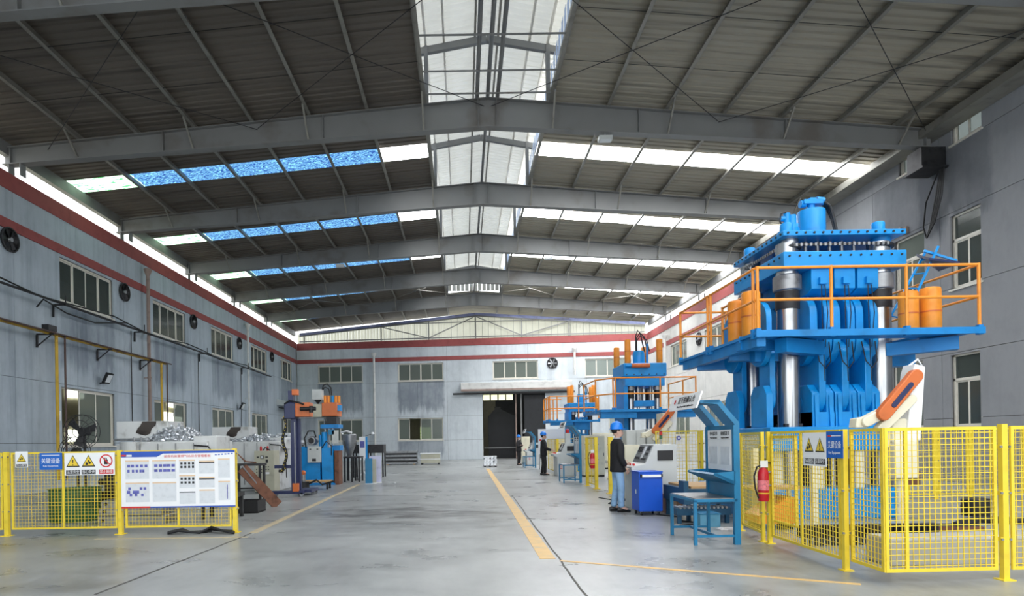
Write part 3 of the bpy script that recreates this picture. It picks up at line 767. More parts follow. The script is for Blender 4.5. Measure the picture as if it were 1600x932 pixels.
# crossbeam: a deep middle and thin wings over the column nuts
bx('crossbeam', BLUE, x0=5.7, x1=7.87, y0=10.72, y1=12.7, z0=4.4, z1=4.70, bev=.012, **W)
b = MB()
for k in range(12): b.tube((5.8 + k * .18, 10.70, 4.62), (5.8 + k * .18, 10.73, 4.62), .018, 6)
for k in range(10): b.tube((5.68, 10.85 + k * .19, 4.62), (5.71, 10.85 + k * .19, 4.62), .018, 6)
b.build('crossbeam_bolt', DARK, pr, True)
CX = (6.40, 6.81, 7.22)
for x in CX:
    o = MB().prism([(10.78, 4.4), (12.6, 4.4), (12.6, 4.05), (12.45, 3.98), (10.93, 3.98), (10.78, 4.05)], x - .185, x + .185, 'yz').build('crossbeam_block', BLUE, pr, True, bev=.008)
    bx('lubrication_block', BLUE, o, x - .06, x + .06, 10.72, 10.78, 4.12, 4.24, True)
    b = MB(); b.path([(x - .03, 10.74, 4.1), (x - .04, 10.72, 3.7), (x - .02, 10.74, 3.3), (x, 10.73, 2.4)], .008, 5)
    b.path([(x + .03, 10.74, 4.1), (x + .05, 10.7, 3.6), (x + .02, 10.74, 3.0)], .008, 5)
    b.build('grease_hose', BLACK, o, True)
for (y, nm) in ((11.22, 'front'), (12.3, 'rear')):
    for x in CX:
        for s in (-1, 1):
            cx = x + s * .128
            MB().prism(capsule(y, 2.72, 4.0, .4), cx - .067, cx + .067, 'yz').build('upper_lug', BLUE, pr, True, bev=.01)
            poly = [(y - .42, 1.6), (y + .42, 1.6), (y + .42, 2.2), (y + .26, 2.36), (y - .26, 2.36), (y - .42, 2.2)]
            MB().prism(poly, cx - .067, cx + .067, 'yz').build('lower_lug', BLUE, pr, True, bev=.01)
            MB().prism([(y - .43, 1.6), (y - .47, 1.6), (y - .44, 2.16), (y - .43, 2.16)], cx - .03, cx + .03, 'yz').build('lug_rib', BLUE, pr, True)
        MB().prism(capsule(y - .06, 1.78, 3.2, .36), x - .062, x + .062, 'yz').build('toggle_link', BLUE, pr, True, bev=.012)
        for z in (2.05, 2.98): MB().tube((x - .2, y, z), (x + .2, y, z), .11, 14).build('link_pin', BLUE, pr, True)
        bx('lug_bridge', BLUE, pr, x - .195, x + .195, y - .43, y + .42, 1.6, 1.86, True)
        MB().path([(x - .12, y - .42, 3.1), (x - .1, y - .5, 2.75), (x, y - .52, 2.62), (x + .1, y - .5, 2.75), (x + .12, y - .42, 3.1)], .01, 5).build('link_hose', BLACK, pr, True)
for s in (-1, 1):                                        # toggle seen from the aisle
    x = 5.62 + .0 * s; y = 11.7 + s * .55
    MB().prism(capsule(y, 2.72, 3.9, .34), 5.42, 5.52, 'yz').build('upper_lug', BLUE, pr, True, bev=.01)
    MB().prism([(y - .3, 1.6), (y + .3, 1.6), (y + .3, 2.2), (y + .18, 2.36), (y - .18, 2.36), (y - .3, 2.2)], 5.42, 5.54, 'yz').build('lower_lug', BLUE, pr, True, bev=.01)
    MB().prism(capsule(y, 1.9, 3.1, .2), 5.54, 5.64, 'yz').build('toggle_link', BLUE, pr, True, bev=.01)
# top plate, chain drive, cylinder
bx('top_plate', BLUE, x0=5.7, x1=7.87, y0=10.72, y1=12.7, z0=4.98, z1=5.07, bev=.008, **W)
b = MB()
for k in range(14): b.tube((5.78 + k * .155, 10.70, 5.025), (5.78 + k * .155, 10.73, 5.025), .02, 6)
for k in range(12): b.tube((5.68, 10.8 + k * .165, 5.025), (5.71, 10.8 + k * .165, 5.025), .02, 6)
b.build('plate_bolt', DARK, pr, True)
for (x, y, r) in ((5.95, 11.0, .19), (7.6, 11.0, .2), (7.6, 12.4, .19), (5.95, 12.4, .19)):
    g = MB().tube((x, y, 4.7), (x, y, 4.98), r * .8, 18).build('chain_sprocket', CHROME if x < 6 else BLUED, pr, True)
    b = MB(); b.lathe([(r, 0), (r * 1.08, .02), (r * 1.08, .05), (r, .07)], (x, y, 4.8), 18)
    b.build('sprocket_rim', DARK, g, True)
for k in range(5):
    x = 6.3 + .22 * k
    MB().tube((x, 11.1, 4.7), (x, 11.1, 4.98), .03, 8).build('spacer_rod', STEEL, pr, True)
    MB().tube((x, 12.2, 4.7), (x, 12.2, 4.98), .05, 8).build('spacer_rod', DARK, pr, True)
ring = [(5.95, 10.8), (7.6, 10.78), (7.8, 11.0), (7.8, 12.4), (7.6, 12.6), (5.95, 12.6), (5.75, 12.4), (5.75, 11.0), (5.95, 10.8)]
lk = []; acc = 0
for p, q in zip(ring, ring[1:]):
    p, q = Vector((*p, 4.84)), Vector((*q, 4.84)); n = max(1, int((q - p).length / .042))
    lk += [(p.lerp(q, (i + .5) / n), (q - p).normalized()) for i in range(n)]
b = MB(); b2 = MB()
for i, (p, d) in enumerate(lk):
    if i % 2 == 0: b.bar(p - d * .02, p + d * .02, .03, .055)
    else: b2.bar(p - d * .021, p + d * .021, .016, .035)
ch = b.build('drive_chain', STEEL, pr, True, smooth=False, kind='stuff'); b2.build('chain_plate', DARK, ch, True, smooth=False, kind='stuff')
cyl = MB().lathe([(.245, 0), (.245, .66), (.235, .69), (.2, .7)], (6.76, 11.7, 5.07), 28).build('main_cylinder', BLUE, pr, True)
MB().tube((6.76, 11.7, 5.74), (6.76, 11.7, 5.9), .07, 12).build('valve_neck', BLUE, cyl, True)
b = MB().box(6.58, 6.94, 11.6, 11.8, 5.88, 5.96); b.tube((6.55, 11.7, 5.9), (6.65, 11.7, 5.9), .07, 10).tube((6.86, 11.7, 5.97), (7.0, 11.7, 5.95), .075, 10); b.box(6.7, 6.82, 11.62, 11.78, 5.96, 6.0)
b.build('prefill_valve', BLUE, cyl, True)
b = MB()
for k in range(3): b.path([(6.98, 11.66 + .04 * k, 5.93), (7.1, 11.66 + .05 * k, 5.85), (7.17 + .02 * k, 11.66 + .05 * k, 5.6), (7.22 + .02 * k, 11.64 + .05 * k, 5.3), (7.24 + .02 * k, 11.62 + .05 * k, 5.06)], .028, 8)
b.build('hydraulic_hose', BLACK, pr, True)
mo = MB().tube((6.15, 11.35, 5.07), (6.15, 11.35, 5.3), .17, 16).build('gear_motor', BLUE, pr, True)
b = MB().box(6.02, 6.26, 11.25, 11.45, 5.3, 5.38); b.tube((6.1, 11.35, 5.38), (6.1, 11.35, 5.6), .06, 10).tube((6.2, 11.35, 5.38), (6.2, 11.35, 5.56), .075, 10).tube((5.98, 11.35, 5.5), (6.2, 11.35, 5.5), .05, 10)
b.build('valve_stack', BLUE, mo, True)
MB().path([(6.0, 11.3, 5.34), (5.94, 11.3, 5.45), (5.97, 11.3, 5.58), (6.06, 11.3, 5.6)], .014, 6).build('pilot_hose', BLACK, mo, True)
b = MB()
for k in range(4): b.box(6.4 + .09 * k, 6.46 + .09 * k, 11.36, 11.44, 5.07, 5.17)
b.build('valve_row', DARK, pr, True)
bx('top_hatch', BLUE, pr, 7.05, 7.5, 10.95, 11.5, 5.07, 5.13, True)
MB().tube((7.3, 11.2, 5.13), (7.3, 11.2, 5.2), .025, 8).build('hatch_knob', BLUE, pr, True)
# platform
DZK = 3.17
for (x0, x1, y0, y1) in ((4.85, 8.6, 10.0, 10.62), (4.85, 5.36, 10.62, 13.6), (8.0, 8.6, 10.62, 12.6), (5.36, 8.0, 13.05, 13.6)):
    d = bx('platform_deck', BLUED, pr, x0, x1, y0, y1, DZK - .05, DZK, True)
    bx('deck_edge', BLUED, d, x0 - .01, x1 + .01, y0 - .015, y0, DZK - .09, DZK + .02, True)
for q in (((5.4, 10.3, 2.98), (6.3, 10.75, 2.98)), ((5.0, 11.4, 2.98), (5.8, 11.2, 2.95)), ((5.0, 12.9, 2.98), (5.8, 12.5, 2.95))): MB().bar(*q, .22, .24).build('platform_bracket', BLUED, pr, True)
MB().bar((7.6, 10.9, 2.95), (8.45, 10.35, 2.98), .22, .22).build('platform_bracket', BLUED, pr, True); MB().box(7.4, 8.5, 11.4, 11.6, 2.72, 3.0).build('platform_bracket', BLUED, pr, True)
for q in ((4.87, 6.2, 10.62, 10.8, 2.96, 3.12), (4.9, 5.05, 10.1, 13.5, 2.94, 3.12), (5.3, 6.1, 11.0, 11.2, 2.8, 3.1)): bx('platform_bracket', BLUED, pr, *q, True)
rail_run(pr, [(4.9, 10.05), (8.56, 10.05)], DZK, 1.06, [(4.9, 10.05), (6.12, 10.05), (7.36, 10.05), (8.56, 10.05)])
rail_run(pr, [(4.88, 10.1), (4.88, 13.56)], DZK, 1.06, [(4.88, 10.16), (4.88, 11.9), (4.88, 12.05), (4.88, 13.56)])
rail_run(pr, [(8.56, 10.1), (8.56, 12.56)], DZK, 1.06, [(8.56, 11.4), (8.56, 12.56)])
rail_run(pr, [(8.56, 12.56), (8.0, 12.56)], DZK, 1.06, [(8.0, 12.56)])
rail_run(pr, [(4.88, 13.56), (5.9, 13.56)], DZK, 1.06, [(5.9, 13.56)])
rail_run(pr, [(5.28, 11.0), (5.28, 12.3)], DZK, .88, [(5.28, 11.0), (5.28, 12.3)])
for (x, y, h, r) in ((5.06, 11.2, .78, .145), (5.12, 10.75, .84, .155), (7.72, 10.5, .74, .15), (8.1, 10.5, .80, .16)):
    t = MB().lathe([(r * .9, 0), (r, .03), (r, h - .06), (r * .93, h - .02), (r * .5, h)], (x, y, DZK), 22).build('accumulator_tank', ORANGE, pr, True)
    MB().lathe([(r * 1.03, 0), (r * 1.03, .025)], (x, y, DZK + h * .45), 22).build('tank_strap', ORANGED, t, True)
b = MB(); b.tube((8.3, 10.45, DZK + .05), (8.45, 10.45, DZK + .05), .05, 10); b.build('spare_roller', DARK, pr, True)
# blue ladder leaning on the platform
ld = thing('ladder', 'blue steel ladder with a tray top leaning behind the platform railing', 'ladder', (7.75, 11.6, 0))
pa, pb = P(1386, 505, 11.3), P(1447, 392, 11.3); qa, qb = P(1408, 512, 11.1), P(1466, 385, 11.1)
for (a, c) in ((pa, pb), (qa, qb)): MB().bar(a, c, .025, .035).build('stile', BLUE, ld, True)
for k in range(5): MB().tube(pa.lerp(pb, .1 + .19 * k), qa.lerp(qb, .1 + .19 * k), .014, 6).build('rung', BLUE, ld, True)
t0 = P(1452, 402, 11.2)
b = MB().add([t0 + Vector(v) for v in ((-.2, -.25, -.12), (.36, -.25, -.2), (.36, .25, -.2), (-.05, .25, .1), (-.2, -.25, -.08), (.36, -.25, -.16), (.36, .25, -.16), (-.05, .25, .14))],
             [(0, 3, 2, 1), (4, 5, 6, 7), (0, 1, 5, 4), (1, 2, 6, 5), (2, 3, 7, 6), (3, 0, 4, 7)])
b.build('tray', NAVY, ld, True)
MB().bar(t0 + Vector((-.1, 0, .12)), t0 + Vector((.42, -.1, -.1)), .03, .04).build('tray_arm', BLUE, ld, True)

# ---- the two smaller presses down the line
def small_press(nm, label, fx, Y, sc, lugs):
    """fx: left edge of the head; local origin at (fx, Y, 0); sizes scale with sc"""
    r = thing(nm, label, 'press', (fx, Y, 0))
    k = sc
    hw, hd = 1.46 * k, 1.5 * k
    zt = 4.0 * k if not lugs else 3.02
    if not lugs: Z = dict(h1=3.55, h0=3.23, deck=2.4, top=4.0)
    else: Z = dict(h1=2.9, h0=2.75, deck=2.33, top=3.15)
    b = MB().box(0, hw, 0, hd, Z['h1'], Z['top']); b.build('press_head', BLUE, r, bev=.03)
    bx('head_skirt', BLUE, r, .06, hw - .06, .05, hd - .05, Z['h0'], Z['h1'])
    b = MB()
    for q in range(6): b.tube((.1 + q * (hw - .2) / 5, -.015, Z['h1'] + .06), (.1 + q * (hw - .2) / 5, 0, Z['h1'] + .06), .02, 6)
    b.build('head_bolt', DARK, r)
    for x in (.3 * k, hw - .25 * k):
        for y in (.25 * k, hd - .25 * k):
            c = MB().tube((x, y, .5), (x, y, Z['h0']), .11 * k, 16).build('column', CHROME, r)
            MB().lathe([(.15 * k, 0), (.15 * k, .12)], (x, y, Z['h0'] - .14), 12).build('column_nut', STEEL, c)
            MB().tube((x, y, Z['h0'] - .42), (x, y, Z['h0'] - .14), .12 * k, 12).build('column_thread', DARK, c)
    for (x, y) in ((.62 * k, .5 * k), (1.05 * k, .5 * k)): MB().tube((x, y, 2.2), (x, y, Z['h0']), .05 * k, 10).build('guide_rod', CHROME, r)
    bx('ram_plate', BLUE, r, .4 * k, hw - .35 * k, .3 * k, hd - .3 * k, 2.55 if not lugs else 2.4, 2.75 if not lugs else 2.5)
    MB().tube((hw / 2, hd / 2, 2.7), (hw / 2, hd / 2, Z['h0']), .14 * k, 14).build('ram', STEEL, r)
    bx('side_frame', BLUE, r, .02, .16, .1, hd - .1, 1.2, Z['h0']); 
    bx('bed', BLUE, r, 0, hw, 0, hd, 0, .6, bev=.02); bx('bolster', BLUE, r, .2, hw - .1, .1, hd - .1, .95, 1.3)
    MB().prism([(.35 * k, 1.3), (hw - .35 * k, 1.3), (hw - .3 * k, 1.6), (hw - .5 * k, 1.72), (.5 * k, 1.72), (.3 * k, 1.6)], .3 * k, hd - .3 * k).build('die_set', BLUE, r, bev=.02)
    if lugs:
        for q in range(3):
            x = .38 + q * .26
            for s in (-1, 1): MB().prism(capsule(.3, 1.9, 2.45, .16), x + s * .07 - .03, x + s * .07 + .03, 'yz').build('upper_lug', BLUE, r)
            MB().prism(capsule(.3, 1.4, 2.1, .12), x - .03, x + .03, 'yz').build('toggle_link', BLUE, r)
            MB().tube((x - .1, .14, 2.1), (x - .1, .12, 2.1), .07, 10).build('link_pin', DARK, r)
    cx, cy = hw * .5 if not lugs else hw * .55, hd * .5
    MB().lathe([(.2 * k, 0), (.2 * k, .42 * k), (.17 * k, .5 * k)], (cx, cy, Z['top']), 20).build('main_cylinder', BLUE, r)
    MB().tube((cx + .3 * k, cy, Z['top']), (cx + .3 * k, cy, Z['top'] + .75 * k), .04 * k, 8).build('feed_pipe', BLUE, r)
    b = MB()
    for q, (h, w) in enumerate(((1.05, .22), (.95, .3), (1.15, .14))):
        b.path([(cx - .06, cy + .05 * q, Z['top'] + .45 * k), (cx - .06, cy + .05 * q, Z['top'] + h * k * .9), (cx - .06 + w * .5, cy + .05 * q, Z['top'] + h * k * 1.1), (cx - .06 + w * 1.2, cy + .05 * q, Z['top'] + h * k * .95), (cx + w + .1, cy + .05 * q, Z['top'] + .5 * k)], .022, 7)
    b.build('hydraulic_hose', BLACK, r)
    return r, hw, hd, Z
p2, hw, hd, Z2 = small_press('hydraulic_press', 'medium blue press with four orange cylinders on its head and a railed deck', 5.44, 20.5, 1.0, False)
for (x, y, h) in ((.2, .2, .82), (1.28, .2, .82), (.1, 1.3, .72), (1.1, 1.3, .72)):
    t = MB().lathe([(.09, 0), (.105, .02), (.105, h - .02), (.09, h)], (x, y, 4.0), 16).build('accumulator_tank', ORANGE, p2)
    MB().lathe([(.11, 0), (.11, .02)], (x, y, 4.0 + h * .5), 16).build('tank_strap', ORANGED, t)
MB().tube((.25, -.1, 3.9), (.85, -.1, 3.9), .07, 12).build('level_gauge', ORANGED, p2)
MB().tube((.05, -.1, 3.9), (.25, -.1, 3.9), .04, 8).build('gauge_pipe', BLUE, p2)
for (x0, x1, y0, y1) in ((-1.0, 2.15, -.9, -.1), (-1.0, -.1, -.1, 1.8), (1.56, 2.15, -.1, 1.8)):
    bx('platform_deck', BLUED, p2, x0, x1, y0, y1, 2.32, 2.4)
for q in ((-.95, .2, -.8, -.5, 2.12, 2.32), (1.3, 2.1, -.8, -.5, 2.12, 2.32), (.3, 1.2, -.3, 0, 2.1, 2.32)): bx('platform_bracket', BLUED, p2, *q)
def lrail(r, pts, z, h, posts): rail_run(r, [(p[0] + r.location.x, p[1] + r.location.y) for p in pts], z, h, [(p[0] + r.location.x, p[1] + r.location.y) for p in posts])
lrail(p2, [(-.5, -.85), (2.1, -.85)], 2.4, 1.02, [(-.5, -.85), (.95, -.85), (2.1, -.85)])
lrail(p2, [(-.5, -.85), (-1.0, -.2), (-1.0, 1.75)], 2.4, 1.02, [(-.56, -.78), (-1.0, -.2), (-1.0, 1.75)])
lrail(p2, [(2.1, -.85), (2.1, 1.75)], 2.4, 1.02, [(2.1, .3), (2.1, 1.75)])
p3, hw3, hd3, Z3 = small_press('hydraulic_press', 'small blue press farthest down the row beside the dark gateway', 4.86, 28.0, .86, True)
for (x, y, h) in ((.05, .1, .74), (.2, .15, .8), (1.06, .1, .7), (1.2, .2, .8), (1.32, .05, .6)):
    MB().lathe([(.07, 0), (.085, .02), (.085, h), (.07, h + .02)], (x, y, 3.15 if y > .06 else 2.75), 14).build('accumulator_tank', ORANGE, p3)
for (x0, x1, y0, y1) in ((-1.0, 1.3, -.7, -.1), (-1.0, -.1, -.1, 1.4)): bx('platform_deck', BLUED, p3, x0, x1, y0, y1, 2.25, 2.33)
for q in ((-.9, .1, -.6, -.3, 2.1, 2.25), (.2, .9, -.4, 0, 1.9, 2.25)): bx('platform_bracket', BLUED, p3, *q)
lrail(p3, [(-.95, -.65), (1.25, -.65)], 2.33, 1.08, [(-.95, -.65), (-.62, -.65), (.35, -.65), (1.25, -.65)])
lrail(p3, [(-.95, -.65), (-.95, 1.35)], 2.33, 1.08, [(-.95, -.2), (-.95, .4), (-.95, 1.35)])
lrail(p3, [(-.95, 1.35), (-.1, 1.35)], 2.33, 1.08, [(-.5, 1.35)])

# ---- robots
def robot(label, loc, s=1.0, rz=0.0):
    r = thing('robot_arm', label, 'robot', loc, rz)
    MB().lathe([(.1, 0), (.1, .04), (.055, .06), (.055, 1.35)], (0, 0, 0), 16).build('pedestal', CREAM, r)
    MB().prism([(.02, 1.35), (.22, 1.35), (.3, 2.38), (.16, 2.42), (.12, 2.3)], -.12, .12).build('riser', WHITE, r, bev=.01)
    bx('shoulder_block', CREAM, r, -.16, .05, -.1, .16, 1.3, 1.66, bev=.02)
    bx('base_gearbox', CREAM, r, -.16, .18, -.14, .14, .82, 1.36, bev=.02)
    MB().tube((.12, -.16, 2.24), (.12, -.08, 2.24), .085, 14).build('joint_cover', CREAM, r)
    def arm(a, c, w, y, t, name, mat, parent=r):
        a, c = Vector((a[0], y, a[1])), Vector((c[0], y, c[1])); d = (c - a).normalized(); n = Vector((-d.z, 0, d.x)); pts = []
        for k in range(9):
            an = PI / 2 + PI * k / 8; q = a + (d * math.cos(an) + n * math.sin(an)) * w; pts.append((q.x, q.z))
        for k in range(9):
            an = -PI / 2 + PI * k / 8; q = c + (d * math.cos(an) + n * math.sin(an)) * w; pts.append((q.x, q.z))
        return MB().prism(pts, y - t, y + t).build(name, mat, parent, bev=.012)
    o = arm((.09, 2.24), (-.36, 1.72), .09, -.2, .05, 'arm_cover', ORANGED)
    arm((.0, 2.12), (-.24, 1.84), .035, -.254, .006, 'cover_stripe', NAVY, o)
    arm((.06, 1.92), (-.36, 1.52), .065, -.14, .06, 'upper_arm', CREAM)
    arm((-.32, 1.74), (-.56, 1.62), .07, -.12, .07, 'forearm', CREAM)
    MB().prism([(-.7, 1.54), (-.54, 1.54), (-.44, 1.58), (-.42, 1.64), (-.5, 1.7), (-.68, 1.67)], -.14, .02).build('gripper', CREAM, r, bev=.01)
    arm((-.16, 1.7), (-.2, 1.3), .05, .0, .06, 'link_rod', CREAM)
    MB().path([(.16, .02, 2.4), (.3, .02, 2.5), (.36, .02, 2.4), (.3, .05, 2.2), (.05, .1, 1.9), (-.08, .06, 1.6)], .014, 6).build('cable_loop', WHITE, r)
    MB().tube((-.1, -.13, 1.86), (-.1, -.1, 1.86), .05, 10).build('joint_cap', STEEL, r)
    bx('controller_box', RUST, r, .03, .22, -.1, .1, .72, .92)
    MB().tube((0, 0, .7), (.02, 0, .95), .07, 12).build('pedestal_collar', CREAM, r)
    if s != 1: r.scale = (s, s, s)
    return r
robot('white robot with an orange arm cover on a post behind the near yellow fence', tuple(G(1407, 838)))
r2 = P(1028, 700, 16.5); robot('distant white robot with an orange arm cover beside the medium press', (r2.x, 15.85, 0), .95)

# ---- yellow fences
def mesh_panel(name, label, a, c, z0=.12, z1=1.5, mids=(), sp=.057, wr=.0032, fw=.032, group=None, inner=None):
    """panel between floor points a and c: frame bars, centre bar and the welded wire"""
    a, c = Vector((a[0], a[1], 0)), Vector((c[0], c[1], 0)); L_ = (c - a).length
    r = thing(name, label, 'fence', a, math.atan2(c.y - a.y, c.x - a.x), group)
    h = fw / 2
    for (x0, x1, q0, q1) in ((0, L_, z0, z0 + fw), (0, L_, z1 - fw, z1), (0, fw, z0 + fw, z1 - fw), (L_ - fw, L_, z0 + fw, z1 - fw)):
        bx('frame_bar', YELLOW, r, x0, x1, -h * .7, h * .7, q0, q1)
    for m_ in mids: bx('centre_bar', YELLOW, r, m_ * L_ - h, m_ * L_ + h, -h * .7, h * .7, z0 + fw, z1 - fw)
    b = MB(); n = max(1, round(L_ / sp))
    for i in range(1, n): b.box(i * L_ / n - wr, i * L_ / n + wr, -wr, wr, z0, z1)
    m_ = round((z1 - z0) / sp)
    for i in range(1, m_): b.box(0, L_, -wr - .004, wr - .004, z0 + i * (z1 - z0) / m_ - wr, z0 + i * (z1 - z0) / m_ + wr)
    b.build('wire_mesh', YELLOW, r, smooth=False, kind='stuff')
    if inner:
        x0, x1, q0, q1 = inner
        for bb in ((x0, x1, q0, q0 + fw), (x0, x1, q1 - fw, q1), (x0, x0 + fw, q0, q1), (x1 - fw, x1, q0, q1)): bx('gate_bar', YELLOW, r, bb[0], bb[1], -.03, -.008, bb[2], bb[3])
    return r
def fence_post(label, p, h=1.5, w=.07, group=None):
    r = thing('fence_post', label, 'post', (p[0], p[1], 0), 0, group)
    bx('post_tube', YELLOW, r, -w / 2, w / 2, -w / 2, w / 2, .01, h)
    bx('base_plate', YELLOW, r, -w * 1.1, w * 1.1, -w * 1.1, w * 1.1, 0, .012)
    for z in (.4, .85, 1.3): bx('clamp_bracket', YELLOW, r, -w * .8, w * .8, -.02, .02, z - .02, z + .02)
    b = MB()
    for z in (.4, .85, 1.3):
        for s in (-1, 1): b.tube((s * w * .72, -.035, z), (s * w * .72, -.02, z), .012, 8)
    b.build('clamp_bolt', STEEL, r)
    return r
R0, R1 = G(1570, 907), G(1322, 892)
CO = G(1382, 903, .05); CO = Vector((CO.x, CO.y - .02, 0))
R2 = G(1203, 850); R3 = G(1158, 830)
fence_post('big yellow fence post standing between the bent corner panel and the frame edge', R0, 1.52, .055)
fence_post('yellow fence post at the near corner beside the blue sign', R1, 1.5, .05)
fence_post('yellow fence post carrying the red fire extinguisher', R2, 1.5, .05)
fence_post('slim yellow fence post just behind the extinguisher post', (R2.x - .01, R2.y + .16), 1.5, .045)
fence_post('yellow fence post half hidden by the near kiosk', R3, 1.5, .045)
mesh_panel('mesh_fence', 'yellow mesh fence panel facing the aisle with the robot behind it', CO, (R0.x - .07, R0.y, 0), .1, 1.5, (.19,))
mesh_panel('mesh_fence', 'short yellow mesh panel turning the near corner of the fence', (R1.x + .05, R1.y - .02), (CO.x, CO.y), .1, 1.5, ())
mesh_panel('mesh_fence', 'long yellow mesh panel carrying the warning sign and the blue sign', (R1.x, R1.y + .06), (R2.x + .01, R2.y - .05), .1, 1.5, (.52,), inner=(.98, 1.62, .3, 1.44))
mesh_panel('mesh_fence', 'yellow mesh panel between the extinguisher and the near kiosk', (R2.x, R2.y + .2), (R3.x, R3.y - .05), .1, 1.5, ())
mesh_panel('mesh_fence', 'yellow mesh panel cut by the right edge of the picture', (R0.x + .07, R0.y), (R0.x + 1.6, R0.y + .05), .1, 1.5, (.5,))
# rear run by the right wall
ry = 13.4
for i, x in enumerate((9.75, 10.4, 11.15, 12.4)):
    fence_post('yellow fence post of the rear run behind the robot, %s from the press' % ('first', 'second', 'third', 'fourth')[i], (x, ry), 1.55, .06)
for i, (a, c) in enumerate(((9.8, 10.36), (10.45, 11.1), (11.2, 12.35))):
    mesh_panel('mesh_fence', 'yellow mesh panel of the rear run by the right wall, %s from the press' % ('first', 'second', 'third')[i], (a, ry), (c, ry), .1, 1.55, (), .1)
# second cell
for i, (a, c) in enumerate(((17.75, 18.9),)):
    mesh_panel('mesh_fence', 'yellow mesh panel edge-on beside the far fire extinguisher', (3.85, a), (3.85, c), .1, 1.5, (.5,), .09)
for i, (x, y) in enumerate(((3.85, 16.0), (3.95, 16.25), (3.85, 17.68), (3.85, 18.97))):
    fence_post(('yellow fence post right behind the first operator', 'second yellow post doubled up behind the first operator', 'yellow fence post carrying the far fire extinguisher', 'yellow fence post at the far end of the second cell')[i], (x, y), 1.5, .09)
xs = [G(1024, 783).x, 0, 0]
FY = 15.0
fx = [Xp(1024, FY), Xp(1073, FY), Xp(1092, FY), Xp(1103, FY), Xp(1150, FY)]
mesh_panel('mesh_fence', 'yellow mesh panel behind the near console bearing a round badge', (fx[0], FY), (fx[2], FY), .1, 1.62, (.71,), .085)
mesh_panel('mesh_fence', 'yellow mesh panel showing under the kiosk canopy', (fx[3], FY), (fx[4], FY), .1, 1.62, (), .085)
fence_post('yellow post of the middle fence left of the kiosk board', (fx[2] + .06, FY), 1.62, .07)
fence_post('yellow post of the middle fence touching the kiosk board', (fx[3] + .03, FY), 1.62, .07)
bd = thing('badge', 'small round violet badge on the middle yellow fence', 'badge', (Xp(1060, FY), FY - .03, Zp(1060, 685, FY)))
MB().lathe([(.055, 0), (.055, .01)], (0, 0, 0), 18, 'y').build('badge_disc', PPURP, bd); MB().lathe([(.025, -.004), (.025, 0)], (0, 0, 0), 14, 'y').build('badge_centre', WHITE, bd)
# third cell, far down the line
for i, (a, c) in enumerate((((3.95, 25.8), (3.95, 28.5)), ((3.95, 25.6), (5.6, 25.6)))):
    mesh_panel('mesh_fence', ('yellow mesh panel edge-on behind the second operator', 'yellow mesh panel facing the aisle behind the second console')[i], a, c, .1, 1.5, (.5,), .12)
fence_post('yellow post directly behind the second operator', (3.95, 25.55), 1.5, .1)

